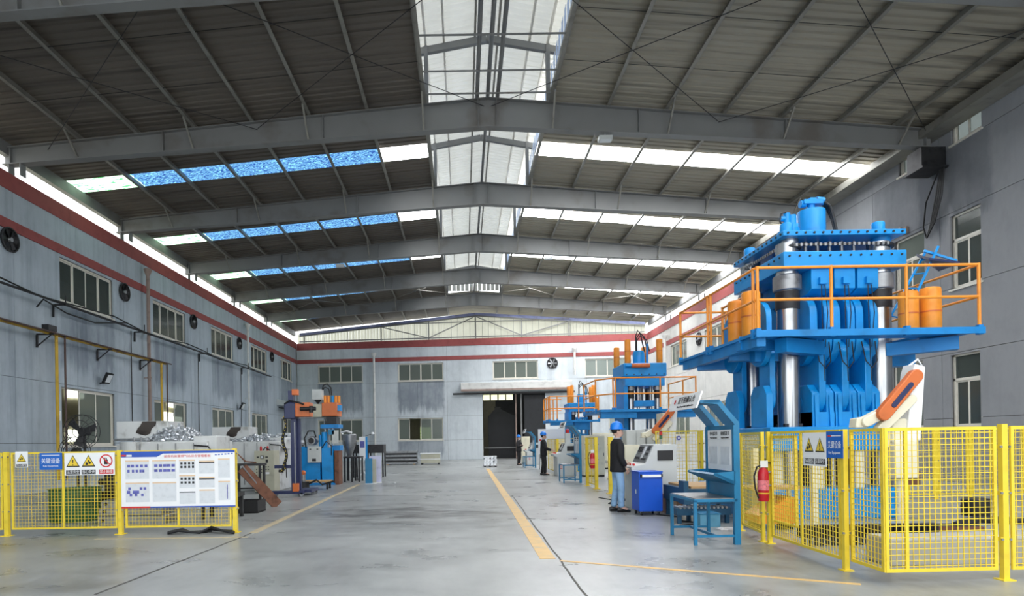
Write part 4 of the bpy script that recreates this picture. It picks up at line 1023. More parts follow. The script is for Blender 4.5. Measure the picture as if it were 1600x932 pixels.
# ---- kiosks
def kiosk(label, loc):
    """local: table x 0..0.58 (aisle to board), y 0..0.95; the board stands in the plane x = 0.58"""
    r = thing('information_kiosk', label, 'kiosk', loc)
    for (x, y) in ((.02, .02), (.02, .93), (.56, .93)): bx('leg', TEAL, r, x - .02, x + .02, y - .02, y + .02, 0, .6)
    bx('upright', TEAL, r, .54, .62, 0, .06, 0, 1.6); bx('upright', TEAL, r, .54, .62, .89, .95, .6, 1.6)
    bx('table_rim', TEAL, r, 0, .58, 0, .95, .575, .612); bx('table_top', STEEL, r, .02, .54, .02, .93, .612, .622)
    b = MB().box(.02, .58, .01, .03, .1, .135).box(.02, .58, .92, .94, .1, .135).box(.28, .31, .02, .93, .1, .135); b.build('stretcher', TEAL, r, smooth=False)
    bx('back_panel', TEAL, r, .56, .60, .06, .89, .62, 1.6)
    bx('board', PAPER, r, .545, .56, .08, .87, .98, 1.54)
    bx('board_header_line', PAPERG, r, .543, .545, .1, .85, 1.4, 1.405)
    for (a, c) in ((.13, .42), (.52, .81)): bx('notice_sheet', PAPERG, r, .541, .545, a, c, 1.06, 1.31)
    text('notice_heading', '作业指导书', .058, (.543, .66, 1.485), '-x', PBLK, r, .26); text('notice_heading', '检验基准书', .058, (.543, .28, 1.485), '-x', PBLK, r, .26)
    text('notice_subheading', 'Work Instruction', .03, (.543, .66, 1.43), '-x', PBLK, r, .24); text('notice_subheading', 'Inspection Standard', .03, (.543, .28, 1.43), '-x', PBLK, r, .24)
    MB().prism([(.56, .84), (.3, .96), (.27, .94), (.55, .80)], .0, .95).build('document_tray', TEAL, r)
    for y in (0, .93): MB().prism([(.56, .98), (.28, .96), (.27, .93), (.55, .8)], y, y + .02).build('tray_end', TEAL, r)
    for y in (.0, .64):
        poly = [(.62, 1.6), (.62, 1.63), (.36, 1.94), (.16, 1.94), (.14, 1.9), (.33, 1.88), (.56, 1.6)]
        MB().prism(poly, y, y + .31).build('canopy_arm', TEAL, r)
    MB().prism([(.6, 1.64), (.38, 1.9), (.35, 1.88), (.56, 1.62)], .31, .37).build('canopy_stay', TEAL, r); bx('canopy_bar', TEAL, r, .1, .36, .0, .95, 1.9, 1.94)
    sg = MB().add([(.12, -.06, 2.05), (.12, 1.0, 2.05), (.04, 1.0, 1.83), (.04, -.06, 1.83), (.10, -.06, 2.055), (.10, 1.0, 2.055), (.02, 1.0, 1.835), (.02, -.06, 1.835)],
                  [(0, 1, 2, 3), (4, 7, 6, 5), (0, 3, 7, 4), (1, 5, 6, 2), (0, 4, 5, 1), (3, 2, 6, 7)]).build('sign_board', WHITE, r, smooth=False)
    # lettering lies on the tilted board, read from the aisle
    yv = Vector((0, -1, 0)); up = Vector((.08, 0, .22)).normalized(); nn = yv.cross(up)
    R = Matrix((yv, up, nn)).transposed().to_4x4()
    c0 = Vector((.06, .47, 1.945)) + nn * .004
    text('sign_text', '首互检确认台', .11, c0 + up * .02 + yv * .07, R, PBLK, sg, .62)
    text('sign_subtext', 'Mutual Inspection Confirmation', .04, c0 - up * .07 + yv * .09, R, PBLK, sg, .62)
    b = MB(); q = c0 - yv * .37 + up * .015
    b.add([q + yv * -.03 - up * .03, q + yv * .03 - up * .03, q + yv * .03 + up * .03, q - yv * .03 + up * .03], [(0, 1, 2, 3)]); b.build('sign_emblem', PRED, sg, smooth=False, fixn=False)
    return r
k1 = kiosk('blue information kiosk with a tilted sign standing beside the near fence', (3.06, 8.1, 0))
copy_tree(k1, (3.32, 20.3, 0), label='blue information kiosk between the two consoles, behind the second operator')
copy_tree(k1, (3.2, 32.0, 0), label='blue information kiosk beside the farthest operator')

# ---- consoles, cabinets, toolbox
def console(label, loc, s=1.0, rz=0):
    r = thing('control_console', label, 'console', loc, rz)
    poly = [(0, 0), (.78, 0), (.78, 1.32), (.34, 1.32), (.16, .94), (-.12, .88), (-.12, .8), (0, .76)]
    MB().prism(poly, 0, .95).build('console_body', GREYC, r, bev=.012)
    d = Vector((.18, 0, .38)).normalized(); nn = Vector((-d.z, 0, d.x)); o = Vector((.16, .06, .94))
    def onp(name, mat, u0, u1, v0, v1, t=.012, parent=r):
        c = [o + d * v + Vector((0, u, 0)) for (u, v) in ((u0, v0), (u1, v0), (u1, v1), (u0, v1))]
        return MB().add([*c, *[q + nn * t for q in c]], [(0, 1, 2, 3), (4, 7, 6, 5), (0, 4, 5, 1), (1, 5, 6, 2), (2, 6, 7, 3), (3, 7, 4, 0)]).build(name, mat, parent, smooth=False)
    fp = onp('face_plate', STEEL, .0, .83, .02, .40, .006)
    def cell(u, v, a, c, mat, nm): onp(nm, mat, u, u + a, v, v + c, .02, fp)
    for i in range(3): cell(.52 + i * .1, .24, .05, .12, PBLK, 'breaker_switch')
    for i in range(4): cell(.5 + i * .08, .08, .045, .05, PBLK, 'push_button')
    for i in range(4): cell(.06 + i * .07, .07, .04, .04, PBLK, 'push_button')
    for i in range(2): cell(.05 + i * .09, .18, .05, .05, PBLK, 'push_button')
    cell(.07, .28, .11, .1, PBLK, 'gauge'); cell(.3, .1, .1, .27, PAPERG, 'label_plate')
    b = MB()
    for i in range(9): b.tube((-.04 + .02 * (i % 3), .1 + i * .09, .905), (-.04 + .02 * (i % 3), .1 + i * .09, .94), .02, 10)
    b.build('push_button', PRED, r)
    bx('side_screen', PBLK, r, .4, .7, -.012, 0, 1.0, 1.2)
    bx('base_plinth', DARK, r, .05, .74, .03, .92, -.0, .03)
    b = MB()
    for z in (.3, .36, .42): b.box(.1, .2, -.006, 0, z, z + .02)
    b.build('warning_label', PRED, r, smooth=False)
    return r
c1 = console('grey sloped control console the first operator stands at', (3.42, 11.98, 0))
copy_tree(c1, (3.72, 24.2, 0), label='grey sloped control console in front of the second operator')
copy_tree(c1, (3.75, 36.0, 0), label='grey sloped control console in front of the farthest operator')
def beacon(label, loc):
    r = thing('signal_tower', label, 'lamp', loc)
    MB().tube((0, 0, 0), (0, 0, .1), .012, 8).build('stem', STEEL, r); MB().tube((0, 0, .1), (0, 0, .17), .03, 12).build('green_lens', GREEN, r); MB().tube((0, 0, .17), (0, 0, .18), .031, 12).build('collar', PBLK, r)
    MB().tube((0, 0, .18), (0, 0, .25), .03, 12).build('red_lens', LAMPRED, r)
    MB().tube((0, 0, .25), (0, 0, .27), .03, 12, .02).build('cap', PBLK, r); return r
beacon('red and green signal tower on top of the near console', (3.98, 12.25, 1.32))
lampb = thing('warning_beacon', 'red warning beacon on the second console', 'lamp', (4.2, 24.5, 1.32))
MB().box(-.1, .1, -.1, .1, 0, .4).build('beacon_box', GREYC, lampb, smooth=False); MB().lathe([(.07, .4), (.07, .52), (.03, .56)], (0, 0, 0), 14).build('beacon_lens', LAMPRED, lampb)

tb = thing('tool_cabinet', 'bright blue tool cabinet on casters in front of the near console', 'cabinet', (3.25, 11.3, 0))
bx('cabinet_body', TBLUE, tb, 0, .44, 0, .5, .08, .80, bev=.01)
bx('cabinet_lid', TBLUE, tb, -.008, .448, -.008, .508, .80, .825, bev=.005)
MB().box(.05, .41, -.03, -.008, .72, .765).build('handle', WHITE, tb, smooth=False)
for x in (.04, .42): bx('handle_bracket', BLACK, tb, x - .015, x + .015, -.035, 0, .715, .775)
bx('front_seam', NAVY, tb, .0, .44, -.002, 0, .685, .69)
bx('side_label', PAPERG, tb, -.003, 0, .18, .24, .4, .48)
for (x, y) in ((.06, .07), (.38, .07), (.06, .43), (.38, .43)):
    c = MB().tube((x - .015, y, .035), (x + .015, y, .035), .035, 12).build('caster', BLACK, tb); bx('caster_fork', STEEL, c, x - .022, x + .022, y - .02, y + .02, .04, .08)
cb = thing('cardboard_box', 'brown cardboard box standing by the console foot behind the tool cabinet', 'box', (3.86, 11.62, 0))
bx('box_body', CARD, cb, 0, .32, 0, .3, 0, .36); bx('box_tape', PORA, cb, .13, .19, -.003, .303, .1, .363)

def cabinet(label, x0, x1, Y, dep, z1, mat, doors=2, handle=True, slats=0):
    r = thing('electrical_cabinet', label, 'cabinet', (x0, Y, 0)); w = x1 - x0
    bx('cabinet_body', mat, r, 0, w, .02, dep, .06, z1, bev=.008); bx('plinth', DARK, r, .02, w - .02, .04, dep - .02, 0, .06)
    for k in range(doors):
        d = bx('door', mat, r, k * w / doors + .01, (k + 1) * w / doors - .01, 0, .02, .1, z1 - .04)
        if handle: bx('handle', PBLK, d, (k + 1) * w / doors - .07, (k + 1) * w / doors - .045, -.02, 0, z1 * .5, z1 * .5 + .12)
        for s in range(slats): bx('vent_slat', STEEL, d, k * w / doors + .06, (k + 1) * w / doors - .06, -.008, 0, .3 + s * .03, .315 + s * .03)
    return r
cabinet('tall grey double-door cabinet behind the first operator', Xp(979, 16.4), Xp(1009, 16.4), 16.4, .5, 1.68, GREYC, 2)
cabinet('narrow grey cabinet right of the double-door cabinet', Xp(1011, 16.4), Xp(1023, 16.4), 16.4, .5, 1.7, GREYC, 1)
cabinet('cream cabinet with a dark screen behind the near console', Xp(976, 14.0), Xp(1000, 14.0), 14.0, .5, 1.3, CREAM, 1)
cabinet('cream cabinet row standing beyond the second kiosk', Xp(890, 29.5), Xp(958, 29.5), 29.5, .8, 1.75, CREAM, 4, slats=4)
cabinet('broad cream cabinet left of the medium press', Xp(912, 23.5), Xp(945, 23.5), 23.5, .7, 1.6, CREAM, 2)
cabinet('cream cabinet behind the second console', Xp(869, 26.5), Xp(884, 26.5), 26.5, .5, 1.5, CREAM, 1)
cabinet('tall cream column cabinet right of the medium press', Xp(1036, 18.2), Xp(1049, 18.2), 18.2, .6, 2.2, CREAM, 1, False)
cabinet('cream cabinet beside the farthest operator', Xp(815, 38), Xp(828, 38), 38, .5, 1.7, CREAM, 1)
cabinet('cream cabinet deep behind the near fence', 7.5, 8.4, 14.4, .6, 1.5, CREAM, 2)
# white notice board by the farthest cell
nb = thing('notice_board', 'large white notice board standing behind the second operator', 'board', (Xp(841, 30), 30, 0))
w_ = Xp(884, 30) - Xp(841, 30)
bx('board_face', PAPER, nb, 0, w_, 0, .04, .75, 2.0)
for x in (.05, w_ - .05): bx('leg', STEEL, nb, x - .02, x + .02, .01, .05, 0, .75)
bx('board_emblem', PRED, nb, .06, .16, -.004, 0, 1.4, 1.5)

# ---- roller table between console and kiosk
rt = thing('roller_table', 'dark teal roller table with a timber top beside the near kiosk', 'table', (3.9, 10.3, 0))
NT = M('roller_table_teal', (24, 74, 104), .5)
bx('table_frame', NT, rt, -.1, .95, .1, 1.3, .30, .56); bx('timber_top', WOODT, rt, 0, .95, .15, 1.3, .56, .60)
bx('roller_bed', NT, rt, -.35, .55, -.15, .1, .14, .26)
b = MB()
for k in range(12): b.tube((-.3 + k * .07, -.17, .27), (-.3 + k * .07, .1, .27), .022, 8)
b.build('roller', STEEL, rt)
bx('end_stop', NT, rt, -.16, -.08, .05, .3, .3, .7)
for (x, y) in ((-.05, .15), (.9, .15), (-.05, 1.2), (.9, 1.2), (-.3, -.1), (.5, -.1)): bx('leg', NT, rt, x - .03, x + .03, y - .03, y + .03, 0, .3 if y > 0 else .14)
cr = thing('crate', 'pale blue crate under the roller table by the kiosk', 'crate', (3.78, 9.75, 0)); bx('crate_body', M('crate_pale_blue', (96, 160, 190), .6), cr, 0, .32, 0, .3, 0, .2); bx('crate_rim', TEAL, cr, -.01, .33, -.01, .31, .2, .22)
sk = thing('rag', 'crumpled pale rag on the floor behind the kiosk legs', 'rag', (3.95, 9.35, 0))
b = MB(); n = 9
for i in range(n):
    for j in range(n): b.v.append((.42 * i / n, .26 * j / n, .004 + .035 * noise.noise((i * .5, j * .6, 0)) * (0 < i < n - 1) * (0 < j < n - 1) + .02 * (0 < i < n - 1) * (0 < j < n - 1)))
b.f = [(i * n + j, (i + 1) * n + j, (i + 1) * n + j + 1, i * n + j + 1) for i in range(n - 1) for j in range(n - 1)]
b.build('rag_cloth', M('rag_cloth', (206, 204, 206), .9), sk)
for i, pts in enumerate((((3.6, 11.4, .012), (3.9, 10.95, .012), (3.7, 10.5, .012), (4.0, 10.1, .012), (3.5, 9.9, .012)), ((3.45, 13.1, .012), (3.2, 13.5, .012), (3.5, 14.2, .012), (3.3, 14.9, .012)))):
    b = MB().path([Vector(pts[0]).lerp(Vector(pts[0]), 0)] + [Vector(p) for p in pts[1:]], .012, 6)
    props(b.build('cable', BLACK), ('black cable snaking on the floor beside the cardboard box', 'black cable on the floor behind the first operator')[i], 'cable')

# ---- fire extinguishers
def extinguisher(label, loc):
    r = thing('fire_extinguisher', label, 'extinguisher', loc)
    MB().lathe([(.06, 0), (.07, .02), (.07, .36), (.055, .42), (.025, .45)], (0, 0, 0), 20).build('cylinder', RED, r)
    MB().lathe([(.028, .45), (.028, .49), (.02, .5)], (0, 0, 0), 12).build('valve', STEEL, r)
    bx('lever', BLACK, r, -.015, .1, -.012, .012, .5, .515); bx('tag', WHITE, r, -.05, .05, -.03, -.022, .45, .54)
    MB().path([(-.02, -.02, .48), (-.09, -.02, .46), (-.13, -.02, .34), (-.12, -.02, .18), (-.08, -.03, .04)], .011, 7).build('hose', BLACK, r)
    MB().lathe([(.0715, .15), (.0715, .28)], (0, 0, 0), 20).build('label_band', M('extinguisher_label', (222, 120, 128), .5, var=.3, scale=30), r)
    MB().lathe([(.073, .1), (.073, .115)], (0, 0, 0), 20).build('strap', YELLOW, r)
    bx('wall_bracket', STEEL, r, .05, .1, -.02, .06, .38, .4); bx('wall_bracket', STEEL, r, .05, .1, -.02, .06, .2, .22)
    return r
e1 = extinguisher('red fire extinguisher strapped to the near yellow fence post', (R2.x - .1, R2.y - .05, Zp(1193, 783, R2.y)))
copy_tree(e1, (3.74, 17.66, .6), label='red fire extinguisher on the far yellow fence post')

# ---- signs on the right fence
rsg = thing('warning_sign', 'white sign with two yellow warning triangles on the near right fence', 'sign', (0, 0, 0))
def on_fence(px, py, off):                                # point on the long panel's plane
    a, c = Vector((R1.x, R1.y, 0)), Vector((R2.x, R2.y, 0)); d = (c - a).normalized(); n = Vector((-d.y, d.x, 0));
    if n.x > 0: n = -n
    r = ray(px, py); o = Vector((0, 0, HC)); t = n.dot(a + n * off - o) / n.dot(r); return o + r * t, d, n
def flat_sign(root, px0, px1, py0, py1, mat, off=.035, name='sign_plate'):
    (A, d, n), (B, _, _) = on_fence(px0, (py0 + py1) / 2, off), on_fence(px1, (py0 + py1) / 2, off)
    zt, zb = on_fence(px1, py0, off)[0].z, on_fence(px1, py1, off)[0].z
    fr = Matrix((-d, Vector((0, 0, 1)), n)).transposed().to_4x4()       # x to the right as read, y up, z out
    w = (A - B).length; o = Vector((A.x, A.y, zb)); fr.translation = o
    root.matrix_world = fr
    h = zt - zb
    MB().box(0, w, 0, h, -.004, 0).build(name, mat, root, smooth=False); return w, h
def tri(root, cx, cy, s, z=.001):
    def t(k, zz): return [(cx - k, cy - k * .8, zz), (cx + k, cy - k * .8, zz), (cx, cy + k * .95, zz)]
    o = MB().add(t(s, z), [(0, 1, 2)]).build('warning_triangle', PBLK, root, smooth=False, fixn=False)
    MB().add(t(s * .8, z + .0015), [(0, 1, 2)]).build('triangle_field', PYEL, o, smooth=False, fixn=False); return o
I4 = Matrix.Identity(4)
def bang(root, cx, cy, s, z=.004):
    MB().add([(cx - s * .1, cy + s * .35, z), (cx - s * .05, cy - s * .25, z), (cx + s * .05, cy - s * .25, z), (cx + s * .1, cy + s * .35, z)], [(0, 1, 2, 3)]).add([(cx - s * .08, cy - s * .55, z), (cx + s * .08, cy - s * .55, z), (cx + s * .08, cy - s * .38, z), (cx - s * .08, cy - s * .38, z)], [(0, 1, 2, 3)]).build('exclamation_mark', PBLK, root, smooth=False, fixn=False)
def gearhand(root, cx, cy, s, z=.004):
    b = MB()
    for (x, y, r) in ((-.25, -.3, .26), (.2, -.15, .24), (.02, .12, .16)): b.add([(cx + s * (x + r * (1 if k % 2 else .7) * math.cos(k * PI / 6)), cy + s * (y + r * (1 if k % 2 else .7) * math.sin(k * PI / 6)), z) for k in range(12)], [tuple(range(12))])
    b.build('hazard_symbol', PBLK, root, smooth=False, fixn=False)
def caption(root, cx, cy, w, h, s, bgm=PBLK, fg=PAPER):
    o = MB().add([(cx - w / 2, cy - h / 2, .001), (cx + w / 2, cy - h / 2, .001), (cx + w / 2, cy + h / 2, .001), (cx - w / 2, cy + h / 2, .001)], [(0, 1, 2, 3)]).build('caption_bar', bgm, root, smooth=False, fixn=False)
    text('caption_text', s, h * .85, (cx, cy, .003), I4, fg, o, w * .9, depth=.0005)
w, h = flat_sign(rsg, 1255, 1291, 676, 730, PAPER, .06)
for i, cx in enumerate((w * .27, w * .74)):
    tri(rsg, cx, h * .62, w * .2); (gearhand if i == 0 else bang)(rsg, cx, h * .62, w * .2)
    caption(rsg, cx, h * .14, w * .42, h * .17, ('当心机械伤人', '注意安全')[i])
bsg = thing('equipment_sign', 'blue sign with white lettering beside the near right fence corner', 'sign', (0, 0, 0))
w, h = flat_sign(bsg, 1291, 1317, 674, 717, PBLUE2, .06)
text('sign_text', '关键设备', h * .3, (w * .5, h * .48, .002), I4, PAPER, bsg, w * .8, depth=.0005)
text('sign_subtext', 'Key Equipment', h * .14, (w * .5, h * .2, .002), I4, PAPER, bsg, w * .7, depth=.0005)
bx('company_line', PRED, bsg, w * .1, w * .3, h * .8, h * .85, 0, .001); bx('company_line', PAPER, bsg, w * .32, w * .9, h * .81, h * .84, 0, .001)

# ---- inside the near cell
pl = thing('concrete_plinth', 'grey concrete plinth on the floor just behind the near fence', 'plinth', (4.62, 6.6, 0))
bx('plinth_block', CONC, pl, 0, 4.5, 0, .42, 0, .3, bev=.02); bx('plinth_step', CONC, pl, .9, 4.5, .42, .9, 0, .22)
rk = thing('steel_rack', 'dark toothed steel rack lying across the pit behind the warning sign', 'rack', (3.9 + .4, 7.95, 0))
bx('rack_bar', DARK, rk, .1, 1.9, 0, .1, .1, .26)
b = MB()
for k in range(24): b.box(.12 + k * .074, .155 + k * .074, -.02, .0, .0, .24)
b.build('rack_tooth', DARK, rk, smooth=False)
for i, (px, py, Y, w_, lab) in enumerate(((1455, 800, 9.2, 1.2, 'dark steel plate lying flat right of the robot post'), (1430, 826, 8.2, .7, 'small dark steel offcut by the robot foot'))):
    g = P(px, py, Y); t = thing('steel_plate', lab, 'scrap metal', (g.x - w_ / 2, Y, 0), .12 * (i - 1)); bx('plate', DARK, t, 0, w_, -.1, .25, 0, .06); bx('plate_edge', RUST, t, 0, w_, -.12, -.1, .0, .06)
dm = thing('drum', 'short dark drum standing by the rear fence', 'drum', (G(1525, 806).x, G(1525, 806).y, 0)); MB().lathe([(.2, 0), (.21, .03), (.21, .28), (.19, .3)], (0, 0, 0), 18).build('drum_body', DARK, dm); MB().lathe([(.215, .14), (.215, .17)], (0, 0, 0), 18).build('drum_ring', BLACK, dm)
props(MB().path([G(1492, 822, .06), G(1504, 816, .06), G(1530, 812, .06), G(1590, 814, .06), G(1640, 814, .06)], .055, 8).build('suction_hose', DARK), 'thick dark hose on the floor inside the near fence', 'hose')
for i, x in enumerate((5.15, 5.5)):
    t = thing('machine_post', ('cream square post standing behind the warning sign', 'cream square post left of the warning sign')[i], 'post', (P((1272, 1232)[i], 800, 8.9).x, (8.9, 9.9)[i], 0)); bx('post_tube', CREAM, t, -.04, .04, -.04, .04, .02, 1.25); bx('base_plate', CREAM, t, -.1, .1, -.1, .1, 0, .02)

# cables and small things on the right wall
b = MB()
for k in range(5):
    a = WRN.pt(YS - 18.35 + .05 * k, .12, 9.42); pts = [a, WRN.pt(YS - 18.5 + .08 * k - .3 * (k == 0), .18, 8.6), WRN.pt(YS - 18.75 + .05 * k - .25 * (k == 0), .12, 7.9), WRN.pt(YS - 18.95, .06, 7.55)]
    b.path(pts, .022, 6)
cbo = b.build('wall_cables', BLACK); props(cbo, 'bundle of black cables hanging from the frame bracket on the grey wall', 'cable')
cbo.name = 'cable_bundle'
sb = WRN.uz(1416, 360); q = WRN.pt(sb[0], .08, sb[1])
lo = thing('pipe_stub', 'short brown pipe stub sticking out of the grey wall', 'pipe', q); MB().tube((0, 0, 0), (-.16, 0, .02), .07, 10).build('stub_pipe', PVCB, lo); bx('stub_flange', PVCB, lo, .0, .08, -.1, .1, -.1, .1)
def downpipe(w, px, ptop, zb, mat, label, r=.055):
    u, zt = w.uz(px, ptop); t = thing('downpipe', label, 'pipe', w.pt(u, .24, 0)); 
    MB().tube((0, 0, zb), (0, 0, zt - .25), r, 12).build('pipe', mat, t)
    MB().lathe([(r, -.3), (r * 2.2, -.1), (r * 2.4, 0)], (0, 0, zt), 10).build('hopper_head', mat, t)
    n = w.n
    for z in [zb + .5 + 1.9 * k for k in range(int((zt - zb) / 1.9))]:
        c = MB().tube((0, 0, z), (0, 0, z + .06), r * 1.2, 12); c.bar((0, 0, z + .03), (-n.x * .23, -n.y * .23, z + .03), .03, .03); c.build('pipe_clip', mat, t)
downpipe(WBACK, 585, 553, .05, PVC, 'white downpipe on the end wall between two upper windows', .09)
downpipe(WBACK, 897, 545, 6.6, PVC, 'white downpipe on the end wall above the small press', .09)
downpipe(WLEFT, 222, 421, .05, PVCB, 'brown-grey downpipe on the left wall next to the yellow gas drop', .07)
downpipe(WLEFT, 381, 507, .05, PVC, 'pale downpipe farther along the left wall', .07)
downpipe(WRF, 1044, 524, .05, PVC, 'white downpipe on the far right wall beside the press cylinders', .09)

# ---- lamps under the frames
def flood(label, p, rz=0):
    t = thing('floodlight', label, 'lamp', p, rz)
    bx('lamp_housing', GREYC, t, -.2, .2, -.12, .12, -.12, 0); bx('lamp_lens', GLASSCOL, t, -.16, .16, -.1, .1, -.13, -.12); bx('mounting_arm', STEEL, t, -.02, .02, -.02, .02, 0, .12); return t
for i, (px, Y, lab) in enumerate(((953, 18.5, 'boxy floodlight under the nearest frame right of the ridge'), (862, 30.5, 'boxy floodlight under the third frame right of the ridge'), (536, 30.5, 'boxy floodlight under the third frame left of the ridge'))):
    x = Xp(px, Y); flood(lab, (x, Y, rbot(x) - .1))

oc = thing('chute', 'orange sloping chute on the floor behind the extinguisher fence', 'chute', (4.5, 9.3, 0))
MB().prism([(0, .1), (.6, .1), (.6, .5), (.45, .5), (0, .22)], 0, .5).build('chute_shell', ORANGE, oc); bx('chute_leg', DARK, oc, .05, .1, .05, .45, 0, .1); bx('chute_leg', DARK, oc, .5, .55, .05, .45, 0, .1); bx('timber_shelf', WOODT, oc, -.1, .7, 0, .5, .62, .66)
for x in (-.08, .66): bx('shelf_post', CREAM, oc, x, x + .04, .4, .44, 0, .62)
# ================================================================ left side
# ---- fence with signs and the big board
FL = 10.02
LP = [Vector((Xp(px, FL), FL, 0)) for px in (9.5, 187, 366)]
lab = ['yellow fence post at the left edge of the picture', 'yellow fence post between the sign panel and the information board', 'yellow fence post at the right end of the information board']
for p, l in zip(LP, lab): fence_post(l, p, Zp(190, 704, FL), .065)
ZT = Zp(190, 705, FL)
mesh_panel('mesh_fence', 'yellow mesh fence panel carrying the blue and triangle signs', (LP[0].x + .08, LP[0].y), (LP[1].x - .05, LP[1].y), .1, ZT, (.49,), .055, .0024)
mesh_panel('mesh_fence', 'yellow mesh fence panel under the large information board', (LP[1].x + .08, LP[1].y), (LP[2].x - .06, LP[2].y), .1, ZT, (.5,), .055, .0024)
mesh_panel('mesh_fence', 'yellow mesh fence panel cut by the left edge of the picture', (LP[0].x - 1.8, LP[0].y), (LP[0].x - .06, LP[0].y), .1, ZT, (.5,), .055, .0024)
def front_sign(root, px0, px1, py0, py1, mat, Y, name='sign_plate', t=.006):
    a, c = P(px0, py1, Y), P(px1, py1, Y); zt = P((px0 + px1) / 2, py0, Y).z; zb = P((px0 + px1) / 2, py1, Y).z
    m = Matrix(((1, 0, 0), (0, 0, 1), (0, 1, 0))).transposed().to_4x4()
    fr = Matrix.Rotation(PI / 2, 4, 'X'); fr.translation = Vector((a.x, Y, zb)); root.matrix_world = fr
    MB().box(0, c.x - a.x, 0, zt - zb, -t, 0).build(name, mat, root, smooth=False); return c.x - a.x, zt - zb
YS_ = LP[0].y - .05
s1 = thing('warning_sign', 'small white sign with a single yellow triangle at the left end of the fence', 'sign')
w, h = front_sign(s1, 24, 43.5, 706, 731, PAPER, YS_); tri(s1, w * .5, h * .58, w * .38); gearhand(s1, w * .5, h * .58, w * .34); caption(s1, w * .5, h * .13, w * .84, h * .16, '当心触电')
s2 = thing('equipment_sign', 'blue sign with white lettering on the left fence', 'sign')
w, h = front_sign(s2, 62, 97, 708, 734.5, PBLUE2, YS_)
text('sign_text', '关键设备', h * .34, (w * .5, h * .5, .002), I4, PAPER, s2, w * .84, depth=.0005); text('sign_subtext', 'Key Equipment', h * .15, (w * .5, h * .22, .002), I4, PAPER, s2, w * .68, depth=.0005)
bx('company_line', PAPER, s2, w * .1, w * .9, h * .83, h * .87, 0, .001)
s3 = thing('warning_sign', 'wide white sign with two yellow triangles and a red prohibition ring', 'sign')
w, h = front_sign(s3, 101, 179.5, 708, 743, PAPER, YS_)
for i, cx in enumerate((w * .17, w * .48)):
    tri(s3, cx, h * .62, w * .135); (bang if i == 0 else gearhand)(s3, cx, h * .6, w * .13); caption(s3, cx, h * .14, w * .28, h * .19, ('注意安全', '当心受伤')[i])
cx, cy, rr = w * .83, h * .63, h * .29
b = MB(); n = 28
b.add([(cx + rr * k * math.cos(2 * PI * i / n), cy + rr * k * math.sin(2 * PI * i / n), .003) for k in (1, .82) for i in range(n)], [(i, (i + 1) % n, n + (i + 1) % n, n + i) for i in range(n)])
b.add([(cx - rr * .66, cy + rr * .54, .003), (cx - rr * .54, cy + rr * .66, .003), (cx + rr * .66, cy - rr * .54, .003), (cx + rr * .54, cy - rr * .66, .003)], [(0, 3, 2, 1)])
b.build('prohibition_ring', PRED, s3, smooth=False, fixn=False)
MB().box(cx - rr * .3, cx + rr * .25, cy - rr * .55, cy + rr * .2, .0005, .0015).box(cx - rr * .22, cx - rr * .1, cy + rr * .2, cy + rr * .5, .0005, .0015).box(cx + .0, cx + rr * .12, cy + rr * .2, cy + rr * .45, .0005, .0015).build('hand_symbol', PBLK, s3, smooth=False)
caption(s3, cx, h * .14, w * .28, h * .19, '禁止触摸', PRED)
bd = thing('information_board', 'large white printed information board with a blue header on the left fence', 'board')
w, h = front_sign(bd, 190, 368, 705, 793.5, PAPER, YS_ - .02, 'board_sheet')
def X_(p): return (p - 190) / 178 * w
def Z_(p): return (793.5 - p) / 88.5 * h
hd = MB().add([(0, h, .001), (0, Z_(714), .001), (X_(246), Z_(714), .001), (X_(256), Z_(709), .001), (w, Z_(708.5), .001), (w, h, .001)], [(0, 1, 2, 3, 4, 5)]).build('board_header', PBLUE, bd, smooth=False, fixn=False)
MB().add([(0, Z_(712.4), .002), (X_(190 + 9), Z_(712.4), .002), (X_(199), Z_(710), .002), (0, Z_(710), .002)], [(0, 1, 2, 3)]).build('header_emblem', PRED, hd, smooth=False, fixn=False)
MB().box(X_(198), X_(207), Z_(713), Z_(710), .001, .002).build('header_emblem', PAPER, hd, smooth=False)
text('board_title', '熔炼机装置燃气站综合管理看板', h * .05, (X_(294), Z_(713.6), .002), I4, PRED, bd, X_(331) - X_(258), depth=.0005)
b = MB()
for k in range(6): b.box(X_(337 + k * 5), X_(340 + k * 5), Z_(712.8 - .3 * k), Z_(711.2 - .3 * k), .001, .002)
b.build('header_dash', PBLUE, bd, smooth=False)
bx('footer_stripe', PRED, bd, 0, X_(235), 0, Z_(791), .0005, .0015); bx('footer_stripe', PBLUE, bd, X_(235), w, 0, Z_(791.4), .0005, .0015)
def sheet(a, c, t, bt, head=True):
    o = bx('notice_sheet', PAPERG, bd, X_(a), X_(c), Z_(bt), Z_(t), .0005, .002)
    if head: bx('sheet_heading', PORA, o, X_(a), X_(c), Z_(t + 2), Z_(t), .002, .0025)
    return o
def marks(o, mat, xs, ys, sw, sh):
    b = MB()
    for y in ys:
        for x in xs: b.box(X_(x), X_(x + sw), Z_(y + sh), Z_(y), .002, .003)
    b.build('print_block', mat, o, smooth=False)
o = sheet(197, 234, 719, 748); marks(o, PPURP, (200, 206, 213, 220, 227), (725.5,), 4.6, 4.4); marks(o, PPURP, (200, 207, 213, 219, 223), (733.5,), 3.6, 4.4)
o = sheet(239, 276, 719, 748); marks(o, PPURP, (242, 249, 256, 262, 269), (725.5, 733.5), 5.4, 4)
o = sheet(197, 234, 753.5, 784); marks(o, PPURP, (201, 219, 225), (761,), 4, 4); marks(o, PPURP, (199, 208, 213), (766,), 5, 5); marks(o, PPURP, (203, 211, 221), (771,), 4, 4)
o = sheet(239, 276, 753.5, 784)
o = sheet(281, 306, 719, 740); marks(o, PBLK, (283, 289, 295, 301), (723, 728.5), 3.4, 3.6)
